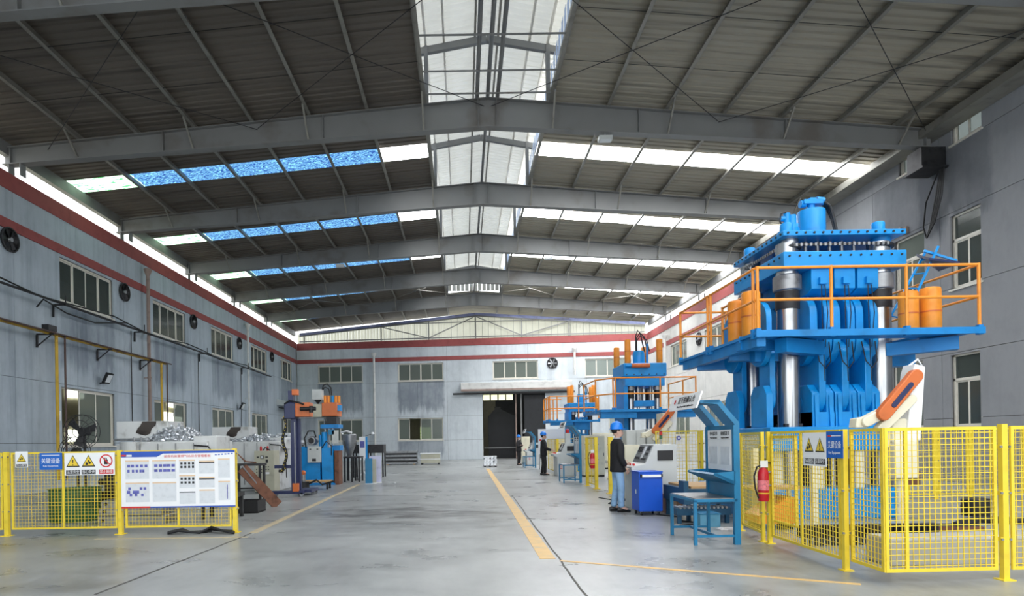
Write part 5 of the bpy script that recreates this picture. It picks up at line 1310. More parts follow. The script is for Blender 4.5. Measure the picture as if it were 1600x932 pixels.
o = sheet(281, 306, 743, 763); marks(o, PBLK, (283, 289, 295, 301), (747, 753), 3.4, 3.4)
o = sheet(281, 306, 769, 788, False); marks(o, PBLK, (281,), (769,), 24.5, 1.4)
for (t, bt) in ((721, 741), (746.5, 763)): o = sheet(312, 336, t, bt); marks(o, PBLK, (312,), (t + 2.2,), 24, 1.6)
sheet(312, 336, 766, 788); sheet(342, 360, 718, 748); o = sheet(342, 360, 753, 783); marks(o, PPURP, (355.5,), (759,), 1, 22)
# harness on the floor
hz = G(300, 833); b = MB()
for k in range(4):
    a = G(262, 834 - k * .6, .02); c = G(296, 832, .03); d = G(312 + k * 6, 833 - k, .02); e = G(330 - k * 2, 824 + k, .1 - .02 * k); f = G(366, 833.5 - k, .02)
    b.path([a, a.lerp(c, .5) + Vector((0, .05 * k, .03)), c, d, e, e.lerp(f, .5) + Vector((0, -.05, .0)), f], .02, 6)
props(b.build('cable_bundle', BLACK), 'dark cable bundle dropped at the foot of the information board', 'cable')
wp = thing('paper_notice', 'small white paper stuck on the left wall beside the open window', 'notice', WLEFT.pt(*[WLEFT.uz(91, 650)[0], .01, WLEFT.uz(91, 650)[1]])); bx('paper_sheet', PAPER, wp, 0, .006, -.12, .12, -.17, .17)

# ---- furnaces
def furnace(label, loc, n):
    r = thing('melting_furnace', label, 'furnace', loc)
    bx('furnace_body', FURN, r, .75, 2.75, 0, 1.5, 0, 1.55, bev=.03)
    MB().tube((.55, .5, 0), (.55, .5, 1.55), .5, 24).build('crucible_drum', FURN, r)
    bx('drum_base', FURN, r, 0, .75, .3, 1.4, 0, 1.5)
    hdm = bx('charging_hood', FURN, r, -.15, 1.35, .5, 1.3, 1.62, 2.03, bev=.02)
    MB().prism([(.42, 1.76), (.55, 1.72), (.7, 1.69), (.84, 1.74), (.88, 1.85), (1.0, 1.93), (1.02, 2.02), (.62, 2.02), (.55, 1.92), (.47, 1.86)], .49, .5).build('soot_mark', SOOT, hdm, smooth=False)
    bx('hood_lip', STEEL, r, -.2, 1.5, .45, 1.35, 1.58, 1.63)
    bx('side_duct', FURN, r, 2.3, 2.95, .1, .9, 1.3, 1.66, bev=.02)
    b = MB()
    for x in (.85, 1.35, 1.85, 2.35): b.box(x, x + .03, -.02, 0, .2, 1.5)
    b.build('casing_rib', STEEL, r, smooth=False)
    b = MB()
    for k in range(5): b.tube((.4 + k * .2, .45, 1.55), (.4 + k * .2, .45, 1.66), .02, 6)
    b.build('clamp_bolt', STEEL, r)
    MB().path([(2.4, -.04, 1.45), (2.8, -.06, 1.42), (3.0, -.06, 1.2), (3.02, -.06, .4)], .018, 8).build('gas_line', DARK, r)
    r.scale = (.8, 1, 1)
    return r
f1 = P(160, 700, 13.6)
fa = furnace('white melting furnace with a sooty charging hood behind the left fence', (f1.x + .15, 13.6, 0), 1)
f2 = P(322, 700, 19.0)
copy_tree(fa, (f2.x + .1, 19.0, 0), label='white melting furnace farther back with a hood beside the control cabinet')
def scrap(label, c, rx, ry, hgt, n, seed):
    rnd = random.Random(seed); b = MB()
    for i in range(n):
        t = rnd.random() ** .5; an = rnd.random() * 2 * PI; x, y = rx * t * math.cos(an), ry * t * math.sin(an)
        z = hgt * (1 - t ** 1.6) * rnd.uniform(.5, 1) + .02; s = rnd.uniform(.02, .055)
        R = Matrix.Rotation(rnd.random() * 6.3, 3, Vector((rnd.random() - .5, rnd.random() - .5, rnd.random() - .5)).normalized())
        v = [R @ Vector(p) * s + Vector((x, y, z)) for p in ((-1, -.6, -.2), (1, -.5, -.1), (.9, .6, .1), (-.8, .7, -.1), (0, 0, .6), (.1, -.1, -.6))]
        b.add(v, [(0, 1, 4), (1, 2, 4), (2, 3, 4), (3, 0, 4), (1, 0, 5), (2, 1, 5), (3, 2, 5), (0, 3, 5)])
    b.lathe([(1, 0), (.92, .3), (.5, .8), (.05, 1)], (0, 0, 0), 14)
    k = len(b.v) - 56
    for i in range(k, len(b.v)): v = b.v[i]; b.v[i] = (v[0] * rx * .85, v[1] * ry * .85, v[2] * hgt * .7)
    o = b.build('scrap_aluminium', ALU, None, smooth=False); o.location = c; return props(o, label, 'scrap metal', kind='stuff')
scrap('heap of silvery aluminium scrap on the near furnace', (fa.location.x + 1.3, 14.1, 1.55), .7, .5, .38, 480, 3)
scrap('low heap of aluminium scrap on the rear furnace', (f2.x + 1.6, 19.5, 1.55), 1.0, .5, .22, 420, 5)
# stacks of ingots behind the rear furnace
bl = Vector((Xp(428, 22.5), 22.5, 1.5))
stt = thing('ingot_rack', 'grey rack behind the rear furnace carrying stacked ingots', 'rack', (bl.x, 22.5, 0)); bx('rack_top', STEEL, stt, -.3, .9, 0, .9, 1.42, 1.5)
for x in (-.25, .85):
    for y in (.05, .85): bx('rack_leg', STEEL, stt, x - .03, x + .03, y - .03, y + .03, 0, 1.42)
ING0 = None
for lv in range(4):
    for k in range(5 - lv):
        m = MB().prism([(-.11, 0), (.11, 0), (.085, .09), (-.085, .09)], 0, .8)
        if ING0 is None: ING0 = m.build('ingot', ALU, None, smooth=False); o = ING0
        else: o = ING0.copy(); C.objects.link(o)
        o.location = (bl.x - .15 + k * .24 + lv * .12, 22.55, 1.5 + lv * .092)
        props(o, 'grey metal ingot in the %s row of the stack behind the rear furnace' % ('bottom', 'second', 'third', 'top')[lv], 'ingot', 'ingots on the rear rack')
# pedestal fan
pf = P(152, 680, 13.2); fan = thing('pedestal_fan', 'dark pedestal fan with a wire guard in front of the open left window', 'fan', (pf.x - .25, 12.98, 0))
c = Vector((.05, 0, 1.78))
MB().tube((.05, .1, 0.03), (.05, .1, 1.78), .03, 10).build('stand_pole', DARK, fan); MB().lathe([(.3, 0), (.28, .03), (.04, .05)], (.05, .1, 0), 18).build('stand_base', DARK, fan)
MB().tube((.05, 0, 1.78), (.05, .22, 1.78), .09, 14).build('fan_motor', DARK, fan)
for (r_, y) in ((.36, -.06), (.24, -.1), (.12, -.12), (.36, .06)):
    pts = [c + Vector((r_ * math.cos(2 * PI * k / 28), y, r_ * math.sin(2 * PI * k / 28))) for k in range(29)]; MB().path(pts, .007, 5).build('guard_ring', DARK, fan)
b = MB()
for k in range(20): a = 2 * PI * k / 20; b.path([c + Vector((.05 * math.cos(a), -.12, .05 * math.sin(a))), c + Vector((.24 * math.cos(a), -.1, .24 * math.sin(a))), c + Vector((.36 * math.cos(a), -.05, .36 * math.sin(a))), c + Vector((.36 * math.cos(a), .06, .36 * math.sin(a)))], .004, 4)
b.build('guard_wire', DARK, fan)
for k in range(3):
    a = 2 * PI * k / 3 + .3; u = Vector((math.cos(a), 0, math.sin(a))); v = Vector((-math.sin(a), 0, math.cos(a)))
    MB().add([c + u * .05 - v * .03, c + u * .3 - v * .1 + Vector((0, -.03, 0)), c + u * .33 + v * .08 + Vector((0, .03, 0)), c + u * .05 + v * .05], [(0, 1, 2, 3)]).build('blade', DARK, fan)
f2_ = thing('pedestal_fan', 'second dark fan lower down left of the near furnace', 'fan', (pf.x - .75, 13.6, 0))
MB().tube((0, .1, 0), (0, .1, 1.35), .03, 10).build('stand_pole', DARK, f2_); MB().lathe([(.26, 0), (.24, .03), (.04, .05)], (0, .1, 0), 18).build('stand_base', DARK, f2_)
c = Vector((0, 0, 1.35))
for (r_, y) in ((.33, -.05), (.2, -.09), (.33, .05)): MB().path([c + Vector((r_ * math.cos(2 * PI * k / 28), y, r_ * math.sin(2 * PI * k / 28))) for k in range(29)], .007, 5).build('guard_ring', DARK, f2_)
b = MB()
for k in range(18): a = 2 * PI * k / 18; b.path([c + Vector((.04 * math.cos(a), -.1, .04 * math.sin(a))), c + Vector((.33 * math.cos(a), -.05, .33 * math.sin(a)))], .004, 4)
b.build('guard_wire', DARK, f2_); MB().tube((0, -.02, 1.35), (0, .15, 1.35), .08, 12).build('fan_motor', DARK, f2_)
# behind the fence: green tub with scrap, crate, bench
gt = thing('green_tub', 'round green steel tub behind the sign panel', 'tub', (P(118, 790, 12).x, 12.0, 0)); MB().lathe([(.42, 0), (.45, .04), (.45, .62), (.47, .64), (.43, .64), (.41, .1)], (0, 0, 0), 26).build('tub_shell', GREEN, gt); MB().lathe([(.455, .3), (.455, .34)], (0, 0, 0), 26).build('tub_hoop', GREEN, gt)
rb = thing('rusty_engine', 'rust-brown machine block sitting behind the green tub', 'machine', (P(135, 780, 12.8).x + .75, 12.7, 0)); bx('machine_base', DARK, rb, -.5, .7, 0, .5, 0, .5); bx('gear_case', RUST, rb, -.1, .75, .05, .45, .5, .85, bev=.03); MB().tube((-.3, .25, .5), (-.3, .25, .95), .14, 14).build('motor_can', DARK, rb); MB().tube((-.55, .25, .7), (-.1, .25, .7), .07, 10).build('shaft', DARK, rb)
for i, z in enumerate((0, .17, .31)):
    t = thing('mould_slab', ('bottom grey slab of the stack behind the left fence', 'middle grey slab of the stack behind the left fence', 'top grey slab of the stack behind the left fence')[i], 'slab', (P(152, 810, 11.2).x + .03 * i, 11.2, z)); bx('slab_body', STEEL, t, 0, 1.25 - .1 * i, 0, .6, 0, .14 if i else .165, bev=.01); MB().tube((.1, -.02, .08), (.1, 0, .08), .03, 8).build('slab_pin', DARK, t)
fl2 = thing('flange_wheel', 'dark flanged wheel leaning behind the information board', 'wheel', (P(246, 796, 11.6).x, 11.6, 0)); MB().lathe([(.13, -.04), (.13, .04)], (0, 0, .36), 18, 'y').build('wheel_rim', DARK, fl2); MB().lathe([(.05, -.07), (.05, .07)], (0, 0, .36), 14, 'y').build('wheel_hub', STEEL, fl2); bx('wheel_stand', DARK, fl2, -.12, .12, -.1, .1, 0, .26)
bn = thing('work_bench', 'low dark work bench seen through the mesh under the board', 'bench', (P(312, 800, 11.8).x, 11.8, 0)); bx('bench_top', DARK, bn, 0, .7, 0, .5, .42, .5)
for x in (.05, .65):
    for y in (.05, .45): bx('leg', DARK, bn, x - .03, x + .03, y - .03, y + .03, 0, .42)
# ---- control cabinet with buttons
cp = G(398, 771); cc = thing('control_cabinet', 'beige control cabinet full of buttons with red beacons on top', 'cabinet', (cp.x, cp.y, 0)); ww = Xp(428, cp.y) - cp.x
bx('cabinet_body', BEIGE, cc, 0, ww, 0, .5, .02, 1.26, bev=.01); bx('plinth', DARK, cc, .02, ww - .02, .02, .48, 0, .03)
bx('upper_door', BEIGE, cc, .01, ww - .01, -.015, 0, .52, 1.24); bx('lower_door', BEIGE, cc, .01, ww - .01, -.015, 0, .05, .5)
for row, z in enumerate((.78, .7, .62)):
    for k in range(6 if row < 2 else 3):
        MB().tube((.08 + k * .07, -.03, z), (.08 + k * .07, -.015, z), .017, 8).build('push_button', (WHITE, PBLK, PBLK)[row] if k < 3 else PBLK, cc)
bx('meter', PBLK, cc, .19, .29, -.025, -.015, 1.02, 1.12); bx('meter_glass', PAPERG, cc, .205, .275, -.03, -.025, 1.035, 1.105); bx('meter', PBLK, cc, .35, .42, -.025, -.015, .9, 1.0); bx('indicator', PBLK, cc, .08, .15, -.022, -.015, 1.05, 1.09); bx('indicator', PBLK, cc, .34, .42, -.022, -.015, 1.05, 1.09)
bx('name_plate', PAPER, cc, .33, .45, -.02, -.015, .56, .62)
for x in (.14, .34): MB().lathe([(.035, 1.26), (.035, 1.36), (.015, 1.4)], (x, .2, 0), 12).build('beacon', LAMPRED, cc)
MB().path([(.24, .1, 1.27), (.3, .1, 1.36), (.38, .12, 1.3), (.44, .15, 1.27)], .02, 6).build('cable_loop', BLACK, cc)
cb2 = G(389, 800); tr = thing('scrap_tray', 'black steel tray on the floor right of the information board', 'tray', (G(370, 803).x, G(370, 803).y, 0)); wt = Xp(401, tr.location.y) - tr.location.x
MB().box(0, wt, 0, .02, .0, .26).box(0, wt, .5, .52, 0, .26).box(0, .02, .02, .5, 0, .26).box(wt - .02, wt, .02, .5, 0, .26).box(0, wt, 0, .52, 0, .02).build('tray_shell', BLACK, tr, smooth=False); bx('tray_contents', SOOT, tr, .02, wt - .02, .02, .5, .02, .2)
pa, pb = P(378, 732, 13.6), G(434, 792); pk_ = thing('steel_plank', 'long rusty plank leaning down to the floor by the black tray', 'plank', (pb.x, pb.y, 0))
MB().bar(pa, pb + Vector((0, 0, .03)), .06, .24).build('plank_body', RUST, pk_, True)
MB().bar(pa + Vector((.02, -.06, .06)), pb + Vector((-.1, -.06, .1)), .012, .03).build('plank_edge', STEEL, pk_, True)
dk = thing('steel_trestle', 'dark steel trestle under the leaning plank', 'frame', (P(385, 750, 14.2).x, 14.2, 0))
bx('trestle_top', DARK, dk, -.35, .35, 0, .4, .95, 1.0)
for x in (-.3, .3):
    for y in (.05, .35): bx('leg', DARK, dk, x - .025, x + .025, y - .025, y + .025, 0, .95)
bx('crossbar', DARK, dk, -.3, .3, .04, .06, .4, .44)
MB().path([(-.3, .1, 1.0), (-.25, .1, 1.25), (-.05, .1, 1.05), (.2, .1, 1.02)], .02, 6).build('hook_rod', RUST, dk)

# ---- navy pouring manipulator on wheels
gp = G(462, 776); mn = thing('pouring_manipulator', 'navy wheeled manipulator with an orange arm beside the control cabinet', 'machine', (gp.x, gp.y, 0)); gy = gp.y
def lx(px): return Xp(px, gy) - gp.x
def lz(py): return Zp(462, py, gy)
bx('mast', NAVY, mn, lx(455), lx(464), -.05, .07, .14, lz(655)); bx('mast', NAVY, mn, lx(457), lx(468), .08, .2, .14, lz(655)); bx('mast_rail', STEEL, mn, lx(461), lx(462.5), -.07, -.05, .2, lz(660))
bx('chassis', NAVY, mn, lx(424), lx(474), -.08, .06, .07, .16); bx('chassis', NAVY, mn, lx(462), lx(484), .1, .9, .09, .17)
bx('mast_foot', ORANGED, mn, lx(457.5), lx(467), -.1, -.02, .14, .36)
for (px, y) in ((471, -.05), (481, .5), (481, .85), (430, .0)):
    c = MB().lathe([(.055, -.02), (.055, .02)], (lx(px), y, .055), 14, 'y').build('caster', STEEL, mn); bx('caster_fork', DARK, c, lx(px) - .03, lx(px) + .03, y - .03, y + .03, .06, .1)
bx('carriage', NAVY, mn, lx(447), lx(464), -.16, .3, lz(655), lz(630), bev=.02)
bx('upper_mast', NAVY, mn, lx(452), lx(460), -.06, .12, lz(630), lz(611)); bx('top_motor', ORANGED, mn, lx(458), lx(467), -.08, .1, lz(618), lz(609), bev=.01)
bx('boom', ORANGED, mn, lx(464), lx(487), -.14, .2, lz(652), lz(630), bev=.01)
MB().tube((lx(473), -.2, lz(640)), (lx(497), -.2, lz(640)), .055, 12).build('boom_actuator', BLACK, mn); MB().tube((lx(490), -.2, lz(636)), (lx(490), -.2, lz(646)), .06, 10).build('actuator_joint', BLACK, mn)
MB().path([(lx(448), -.15, lz(632)), (lx(456), -.17, lz(627)), (lx(470), -.17, lz(630)), (lx(478), -.15, lz(633))], .025, 8).build('hose', BLACK, mn)
b = MB(); pts = [Vector((lx(446.5) + .05 * math.sin(k * .35), -.12, lz(652) - k * .047)) for k in range(30)] + [Vector((lx(447) - .02 * k - .05 * math.sin(k), -.12, lz(652) - 1.41 - .03 * math.sin(k * .5) - .012 * k)) for k in range(8)]
cdo = MB().path(pts, .04, 8).build('drag_chain', BLACK, mn)
b = MB()
for p in pts[::2]: b.sphere((p.x, p.y - .035, p.z), .014, 6, 4)
b.build('chain_marker', YELLOW, cdo)
bx('cable_arm', NAVY, mn, lx(428), lx(455), .0, .08, lz(732), lz(727))
# ---- blue moulding machine
my = 21.4; mx0 = Xp(470, my); mm = thing('moulding_machine', 'blue casting machine with an orange head and grey hopper by the left wall', 'machine', (mx0, my, 0))
def l2(px): return Xp(px, my) - mx0
def z2(py): return Zp(495, py, my)
bx('machine_body', BLUE, mm, 0, l2(500), 0, .9, 0, z2(698), bev=.02); bx('machine_column', BLUE, mm, l2(503), l2(521), -.1, .7, 0, z2(700), bev=.02); bx('machine_foot', BLUED, mm, -.05, l2(524), -.15, 1.0, 0, .06)
e = bx('electric_box', GREYC, mm, l2(482), l2(503), -.16, 0, z2(723), z2(698), bev=.01); bx('box_vent', DARK, e, l2(489), l2(495), -.168, -.16, z2(721), z2(717)); 
for a in (485, 496): bx('box_label', PBLK, e, l2(a), l2(a + 3), -.165, -.16, z2(703), z2(701.5))
mt = MB().lathe([(.14, -.25), (.16, -.2), (.16, .15), (.1, .2)], (l2(488), .1, z2(689)), 20, 'y').build('motor', STEEL, mm); MB().lathe([(.1, -.27), (.1, -.25)], (l2(488), .1, z2(689)), 16, 'y').build('motor_fan_cover', DARK, mt)
MB().tube((l2(507), .0, z2(700)), (l2(507), .0, z2(676)), .1, 14).build('hydraulic_cylinder', BLUE, mm); MB().tube((l2(500), .1, z2(698)), (l2(500), .1, z2(680)), .07, 12).build('hydraulic_cylinder', BLUE, mm)
for q in range(3): MB().tube((l2(506 + q * 6), .2, z2(700)), (l2(506 + q * 6), .2, z2(652)), .035, 8).build('tie_rod', CHROME, mm)
bx('platen', BLUED, mm, l2(502), l2(530), -.1, .7, z2(670), z2(664)); bx('die_upper', DARK, mm, l2(510), l2(526), .0, .6, z2(664), z2(652)); bx('valve_block', TEAL, mm, l2(515), l2(524), -.2, -.05, z2(680), z2(672)); bx('gauge_board', GREYC, mm, l2(521), l2(530), -.2, -.1, z2(694), z2(674)); bx('lower_frame', RUST, mm, l2(523), l2(530), -.1, .5, 0, z2(705)); bx('guide_frame', BLUED, mm, l2(519), l2(531), 0, .6, z2(705), z2(697))
bx('press_head', ORANGED, mm, l2(504.5), l2(528), -.1, .75, z2(651), z2(630), bev=.015); bx('head_edge', BEIGE, mm, l2(487), l2(504), -.05, .7, z2(652), z2(632))
for i, px in enumerate((508, 513, 519, 523.5, 528)): MB().tube((l2(px), .1 + .05 * i, z2(630)), (l2(px), .1 + .05 * i, z2(618.5)), .05, 12).build('head_cylinder', BLUE if i == 2 else ORANGE, mm)
hp = bx('hopper', GREYC, mm, l2(489), l2(504), -.05, .3, z2(625), z2(609), bev=.01); MB().lathe([(.02, 0), (.17, .17)], (l2(496.5), .12, z2(631)), 4).build('hopper_cone', DARK, hp); MB().tube((l2(496.5), .12, z2(640)), (l2(496.5), .12, z2(631)), .05, 10).build('hopper_outlet', DARK, mm)
MB().path([(l2(503), .15, z2(612)), (l2(505), .15, z2(602)), (l2(511), .15, z2(600)), (l2(517), .15, z2(606)), (l2(518), .15, z2(618))], .025, 7).build('hydraulic_hose', BLACK, mm); MB().path([(l2(504), .1, z2(610)), (l2(508), .1, z2(605)), (l2(514), .1, z2(608)), (l2(516), .1, z2(618))], .02, 7).build('hydraulic_hose', BLACK, mm)
MB().path([(l2(478), .0, z2(700)), (l2(476), .0, z2(685)), (l2(482), .0, z2(674)), (l2(491), .0, z2(674)), (l2(494), .0, z2(684))], .025, 7).build('hydraulic_hose', BLACK, mm); MB().path([(l2(504), -.12, z2(700)), (l2(512), -.2, z2(690)), (l2(520), -.2, z2(698)), (l2(519), -.15, z2(712))], .02, 7).build('hydraulic_hose', BLACK, mm)
bx('side_block', BLUE, mm, l2(528), l2(533), .0, .3, z2(643), z2(634))
# little trolley, pump and bits on the floor
tp = G(480, 766); tt = thing('tool_trolley', 'low dark trolley with small wheels beside the manipulator', 'trolley', (tp.x - .3, tp.y, 0)); bx('trolley_top', WOODT, tt, 0, 1.0, 0, .5, .22, .28)
for x in (.08, .92):
    for y in (.06, .44): c = bx('leg', DARK, tt, x - .03, x + .03, y - .03, y + .03, .04, .22); MB().lathe([(.04, -.015), (.04, .015)], (x, y, .04), 10, 'y').build('caster', BLACK, c)
pp = G(468, 752); pu = thing('pump', 'dark pump with an orange cap standing beside the manipulator mast', 'pump', (Xp(473, 18.4), 18.4, 0)); MB().tube((0, 0, 0), (0, 0, .3), .18, 16).build('pump_body', DARK, pu); MB().tube((0, 0, .3), (0, 0, .52), .07, 12).build('pump_neck', STEEL, pu); MB().sphere((0, 0, .57), .08).build('pump_cap', ORANGED, pu); MB().path([(.1, 0, .2), (.4, 0, .35), (.55, .1, .2), (.9, .1, .3)], .03, 7).build('pump_hose', BLACK, pu)
# ladle hopper and black racks by the end wall
hy = 23.5; hl = thing('funnel_hopper', 'grey steel funnel hopper on thin legs right of the blue casting machine', 'hopper', (Xp(546, hy), hy, 0)); zz = lambda py: Zp(546, py, hy)
MB().lathe([(.08, zz(713)), (.26, zz(694)), (.27, zz(680)), (.25, zz(679))], (0, 0, 0), 20).build('funnel', STEEL, hl)
for k in range(3): a = 2 * PI * k / 3; MB().tube((.25 * math.cos(a), .25 * math.sin(a), zz(690)), (.3 * math.cos(a), .3 * math.sin(a), 0), .02, 6).build('leg', DARK, hl)
MB().path([(-.2, 0, zz(682)), (-.3, 0, zz(676)), (-.1, 0, zz(674)), (.1, 0, zz(677))], .04, 8).build('chute', WHITE, hl)
for i, (px0, px1, Y, lab) in enumerate(((536, 562, 22.6, 'low black steel table in front of the funnel hopper'), (550, 599, 25.5, 'long black steel table under the end wall windows'))):
    x0, x1 = Xp(px0, Y), Xp(px1, Y); t = thing('steel_table', lab, 'table', (x0, Y, 0)); zt = (.95, 1.38)[i]
    bx('table_top', DARK, t, 0, x1 - x0, 0, .8, zt - .3 * i - .06, zt)
    for x in (.04, (x1 - x0) / 2, x1 - x0 - .04):
        for y in (.04, .76): bx('leg', DARK, t, x - .03, x + .03, y - .03, y + .03, 0, zt - .3 * i - .06)
# easel board and leaning panels
ey = G(568, 748); es = thing('easel_board', 'white printed display board on a tripod easel near the left line', 'board', (ey.x, ey.y, 0)); q = lambda px: Xp(px, ey.y) - ey.x; zq = lambda py: Zp(568, py, ey.y)
bx('display_panel', PAPER, es, q(561), q(571), 0, .02, zq(719), zq(683)); bx('panel_edge', BLUE, es, q(571), q(574), 0, .03, zq(719), zq(683)); bx('panel_print', PPURP, es, q(562.5), q(569.5), -.004, 0, zq(700), zq(690))
b = MB()
for x in (-.22, .22): b.tube((0, .02, .3), (x, -.15, 0), .012, 6).tube((0, .02, .3), (x, .22, 0), .012, 6)
b.tube((0, .03, .25), (0, .03, zq(683)), .014, 8); b.build('tripod', WHITE, es)
MB().tube((.1, .02, zq(682)), (.35, .0, zq(679)), .02, 8).build('lamp_arm', STEEL, es); MB().lathe([(.08, 0), (.05, .08)], (.4, 0, zq(679)), 12).build('lamp_head', WHITE, es)
for i, (px0, px1, pyt, Y, mat, lab) in enumerate(((570, 581, 717, 21.4, TEAL, 'dark teal panel leaning next to the easel board'), (581, 587, 718, 21.7, BEIGE, 'narrow pale panel behind the teal panel'), (576, 595, 713, 22.0, M('lilac_panel', (196, 198, 224), .5), 'lilac panel standing behind the teal panel'))):
    x0, x1 = Xp(px0, Y), Xp(px1, Y); t = thing('display_panel', lab, 'panel', (x0, Y, 0)); bx('panel_sheet', mat, t, 0, x1 - x0, 0, .04, .02, Zp(px0, pyt, Y)); bx('panel_foot', WHITE, t, 0, x1 - x0, -.05, .1, 0, .02)
# piles along the end wall
py_ = G(620, 727).y
pi_ = thing('sheet_pile', 'stack of dark corrugated sheets on the floor along the end wall', 'sheets', (Xp(600, py_), py_, 0)); wd = Xp(651, py_) - Xp(600, py_)
for k in range(7): bx('sheet', DARK if k % 2 else STEEL, pi_, .03 * (k % 3), wd - .03 * (k % 2), .0, 1.0, .05 + k * .12, .165 + k * .12)
for x in (.2, wd - .2): bx('pallet_skid', WOODT, pi_, x - .06, x + .06, 0, 1.0, 0, .05)
wc = thing('steel_crate', 'low white steel crate on feet along the end wall', 'crate', (Xp(657, py_), py_ - .2, 0)); wd = Xp(687, py_) - Xp(657, py_)
bx('crate_body', BEIGE, wc, 0, wd, 0, .8, .1, .68, bev=.01); bx('crate_rim', WHITE, wc, -.03, wd + .03, -.03, .83, .68, .74); bx('crate_rib', WHITE, wc, -.02, wd + .02, -.02, 0, .32, .37)
for x in (.08, wd - .08): bx('foot', DARK, wc, x - .05, x + .05, .0, .8, 0, .1)
ip = G(766, 730); PAL = thing('pallet', 'small steel pallet under the bright ingot stack', 'pallet', (ip.x, ip.y, 0)); bx('pallet_deck', STEEL, PAL, -.4, .4, -.3, .5, .06, .09)
for x in (-.3, .0, .3): bx('pallet_skid', DARK, PAL, x - .05, x + .05, -.3, .5, 0, .06)
I0 = None; rnd = random.Random(4)
for lv in range(6):
    for k in range(4):
        if I0 is None: I0 = MB().prism([(-.075, 0), (.075, 0), (.055, .085), (-.055, .085)], -.36, .36).build('ingot', ALU, None, smooth=False); o = I0
        else: o = I0.copy(); C.objects.link(o)
        off = -.27 + k * .18
        o.location = (ip.x + (off if lv % 2 == 0 else rnd.uniform(-.02, .02)), ip.y + .1 + (0 if lv % 2 == 0 else off), .09 + lv * .087); o.rotation_euler = (0, 0, (0 if lv % 2 == 0 else PI / 2) + rnd.uniform(-.08, .08))
        props(o, 'bright aluminium ingot in the %s layer of the small stack before the gateway' % ('bottom', 'second lowest', 'third lowest', 'third highest', 'second highest', 'top')[lv], 'ingot', 'ingots stacked on the floor pallet')

# ---- services on the left wall
def wfan(w, u, z, label, r=.36):
    t = thing('exhaust_fan', label, 'fan', w.pt(u, 0.02, z), w.rz)
    ring = MB(); n = 24
    ring.add([(k * r * math.cos(2 * PI * i / n), y, k * r * math.sin(2 * PI * i / n)) for (k, y) in ((1, 0), (1.04, -.06), (.92, -.07), (.86, 0)) for i in range(n)], [(j * n + i, j * n + (i + 1) % n, (j + 1) * n + (i + 1) % n, (j + 1) * n + i) for j in range(3) for i in range(n)])
    ring.build('fan_ring', DARK, t); MB().lathe([(r * .9, -.005), (r * .9, 0.0)], (0, 0, 0), 24, 'y').build('fan_back', BLACK, t); MB().lathe([(.07, -.09), (.09, -.02)], (0, 0, 0), 14, 'y').build('fan_hub', STEEL, t)
    for k in range(6):
        a = 2 * PI * k / 6; u_ = Vector((math.cos(a), 0, math.sin(a))); v_ = Vector((-math.sin(a), 0, math.cos(a)))
        MB().add([u_ * .08 - v_ * .03 + Vector((0, -.02, 0)), u_ * r * .85 - v_ * .07 + Vector((0, -.02, 0)), u_ * r * .85 + v_ * .07 + Vector((0, -.06, 0)), u_ * .08 + v_ * .03 + Vector((0, -.05, 0))], [(0, 1, 2, 3)]).build('blade', DARK if w is WLEFT else STEEL, t)
for i, (px, py) in enumerate(((13, 375), (193, 457), (301, 503), (373, 537), (424, 558))):
    u, z = WLEFT.uz(px, py); wfan(WLEFT, u, z, 'round black exhaust fan on the left wall, %s counted from the left edge' % ords[i])
u, z = WBACK.uz(863, 568); wfan(WBACK, u, z, 'round exhaust fan high on the end wall right of the gateway', .42)
u, z = WRF.uz(1093, 530); wfan(WRF, u, z, 'round exhaust fan on the far right wall', .4)
gl = thing('gas_pipe', 'yellow gas pipe on brackets along the left wall with two drops', 'pipe', WLEFT.pt(0, 0, 0)); gl.location = (XL, 0, 0)
yA, yB = -5.0, 27.0; zg = 5.16
MB().tube((.42, yA, zg), (.42, yB, zg - .05), .05, 10).build('pipe_main', PIPEY, gl); MB().tube((.54, yA, zg + .02), (.54, yB + .3, zg - .03), .03, 8).build('pipe_return', PIPEB, gl)
ya = WLEFT.uz(69, 600)[0] + Y0; yb = WLEFT.uz(237.5, 600)[0] + Y0
for y in (ya, yb): MB().tube((.42, y, .4), (.42, y, zg), .05, 10).build('pipe_drop', M('gas_pipe_bright', (196, 158, 30), .45), gl)
for y in (ya + .3, yb + .35): MB().tube((.5, y, .4), (.5, y, zg), .032, 8).build('pipe_drop', PIPEB, gl)
for y in (19.4, 22.6, 25.6): MB().bar((.04, y, zg - .08), (.6, y, zg - .08), .05, .05).bar((.05, y, zg - .1), (.05, y, zg - .5), .05, .05).bar((.06, y, zg - .45), (.5, y, zg - .1), .03, .03).build('bracket', DARK, gl)
MB().box(.34, .56, 19.2, 19.6, zg + .02, zg + .2).build('valve', DARK, gl)
ct = thing('cable_conduit', 'dark cable conduit on brackets sagging along the left wall above the windows', 'conduit', (XL, 0, 0))
MB().tube((.4, -5, 6.3), (.4, 42, 6.15), .04, 8).build('conduit_pipe', DARK, ct); MB().path([(.46, y, 6.42 - .006 * (y - 17) + .12 * math.sin(y * .9) - .1) for y in range(-5, 42, 2)], .025, 6).build('loose_cable', BLACK, ct)
for y in (20.2, 25.2, 31.4, 37.4): MB().bar((.04, y, 6.2), (.48, y, 6.2), .05, .05).bar((.05, y, 6.2), (.05, y, 5.8), .05, .05).bar((.46, y, 6.2), (.46, y, 6.5), .03, .03).build('bracket', DARK, ct)
for y in (24.9, 31.2, 37.2): MB().tube((.06, y, 2.0), (.06, y, 6.2), .02, 6).build('drop_conduit', DARK, ct)
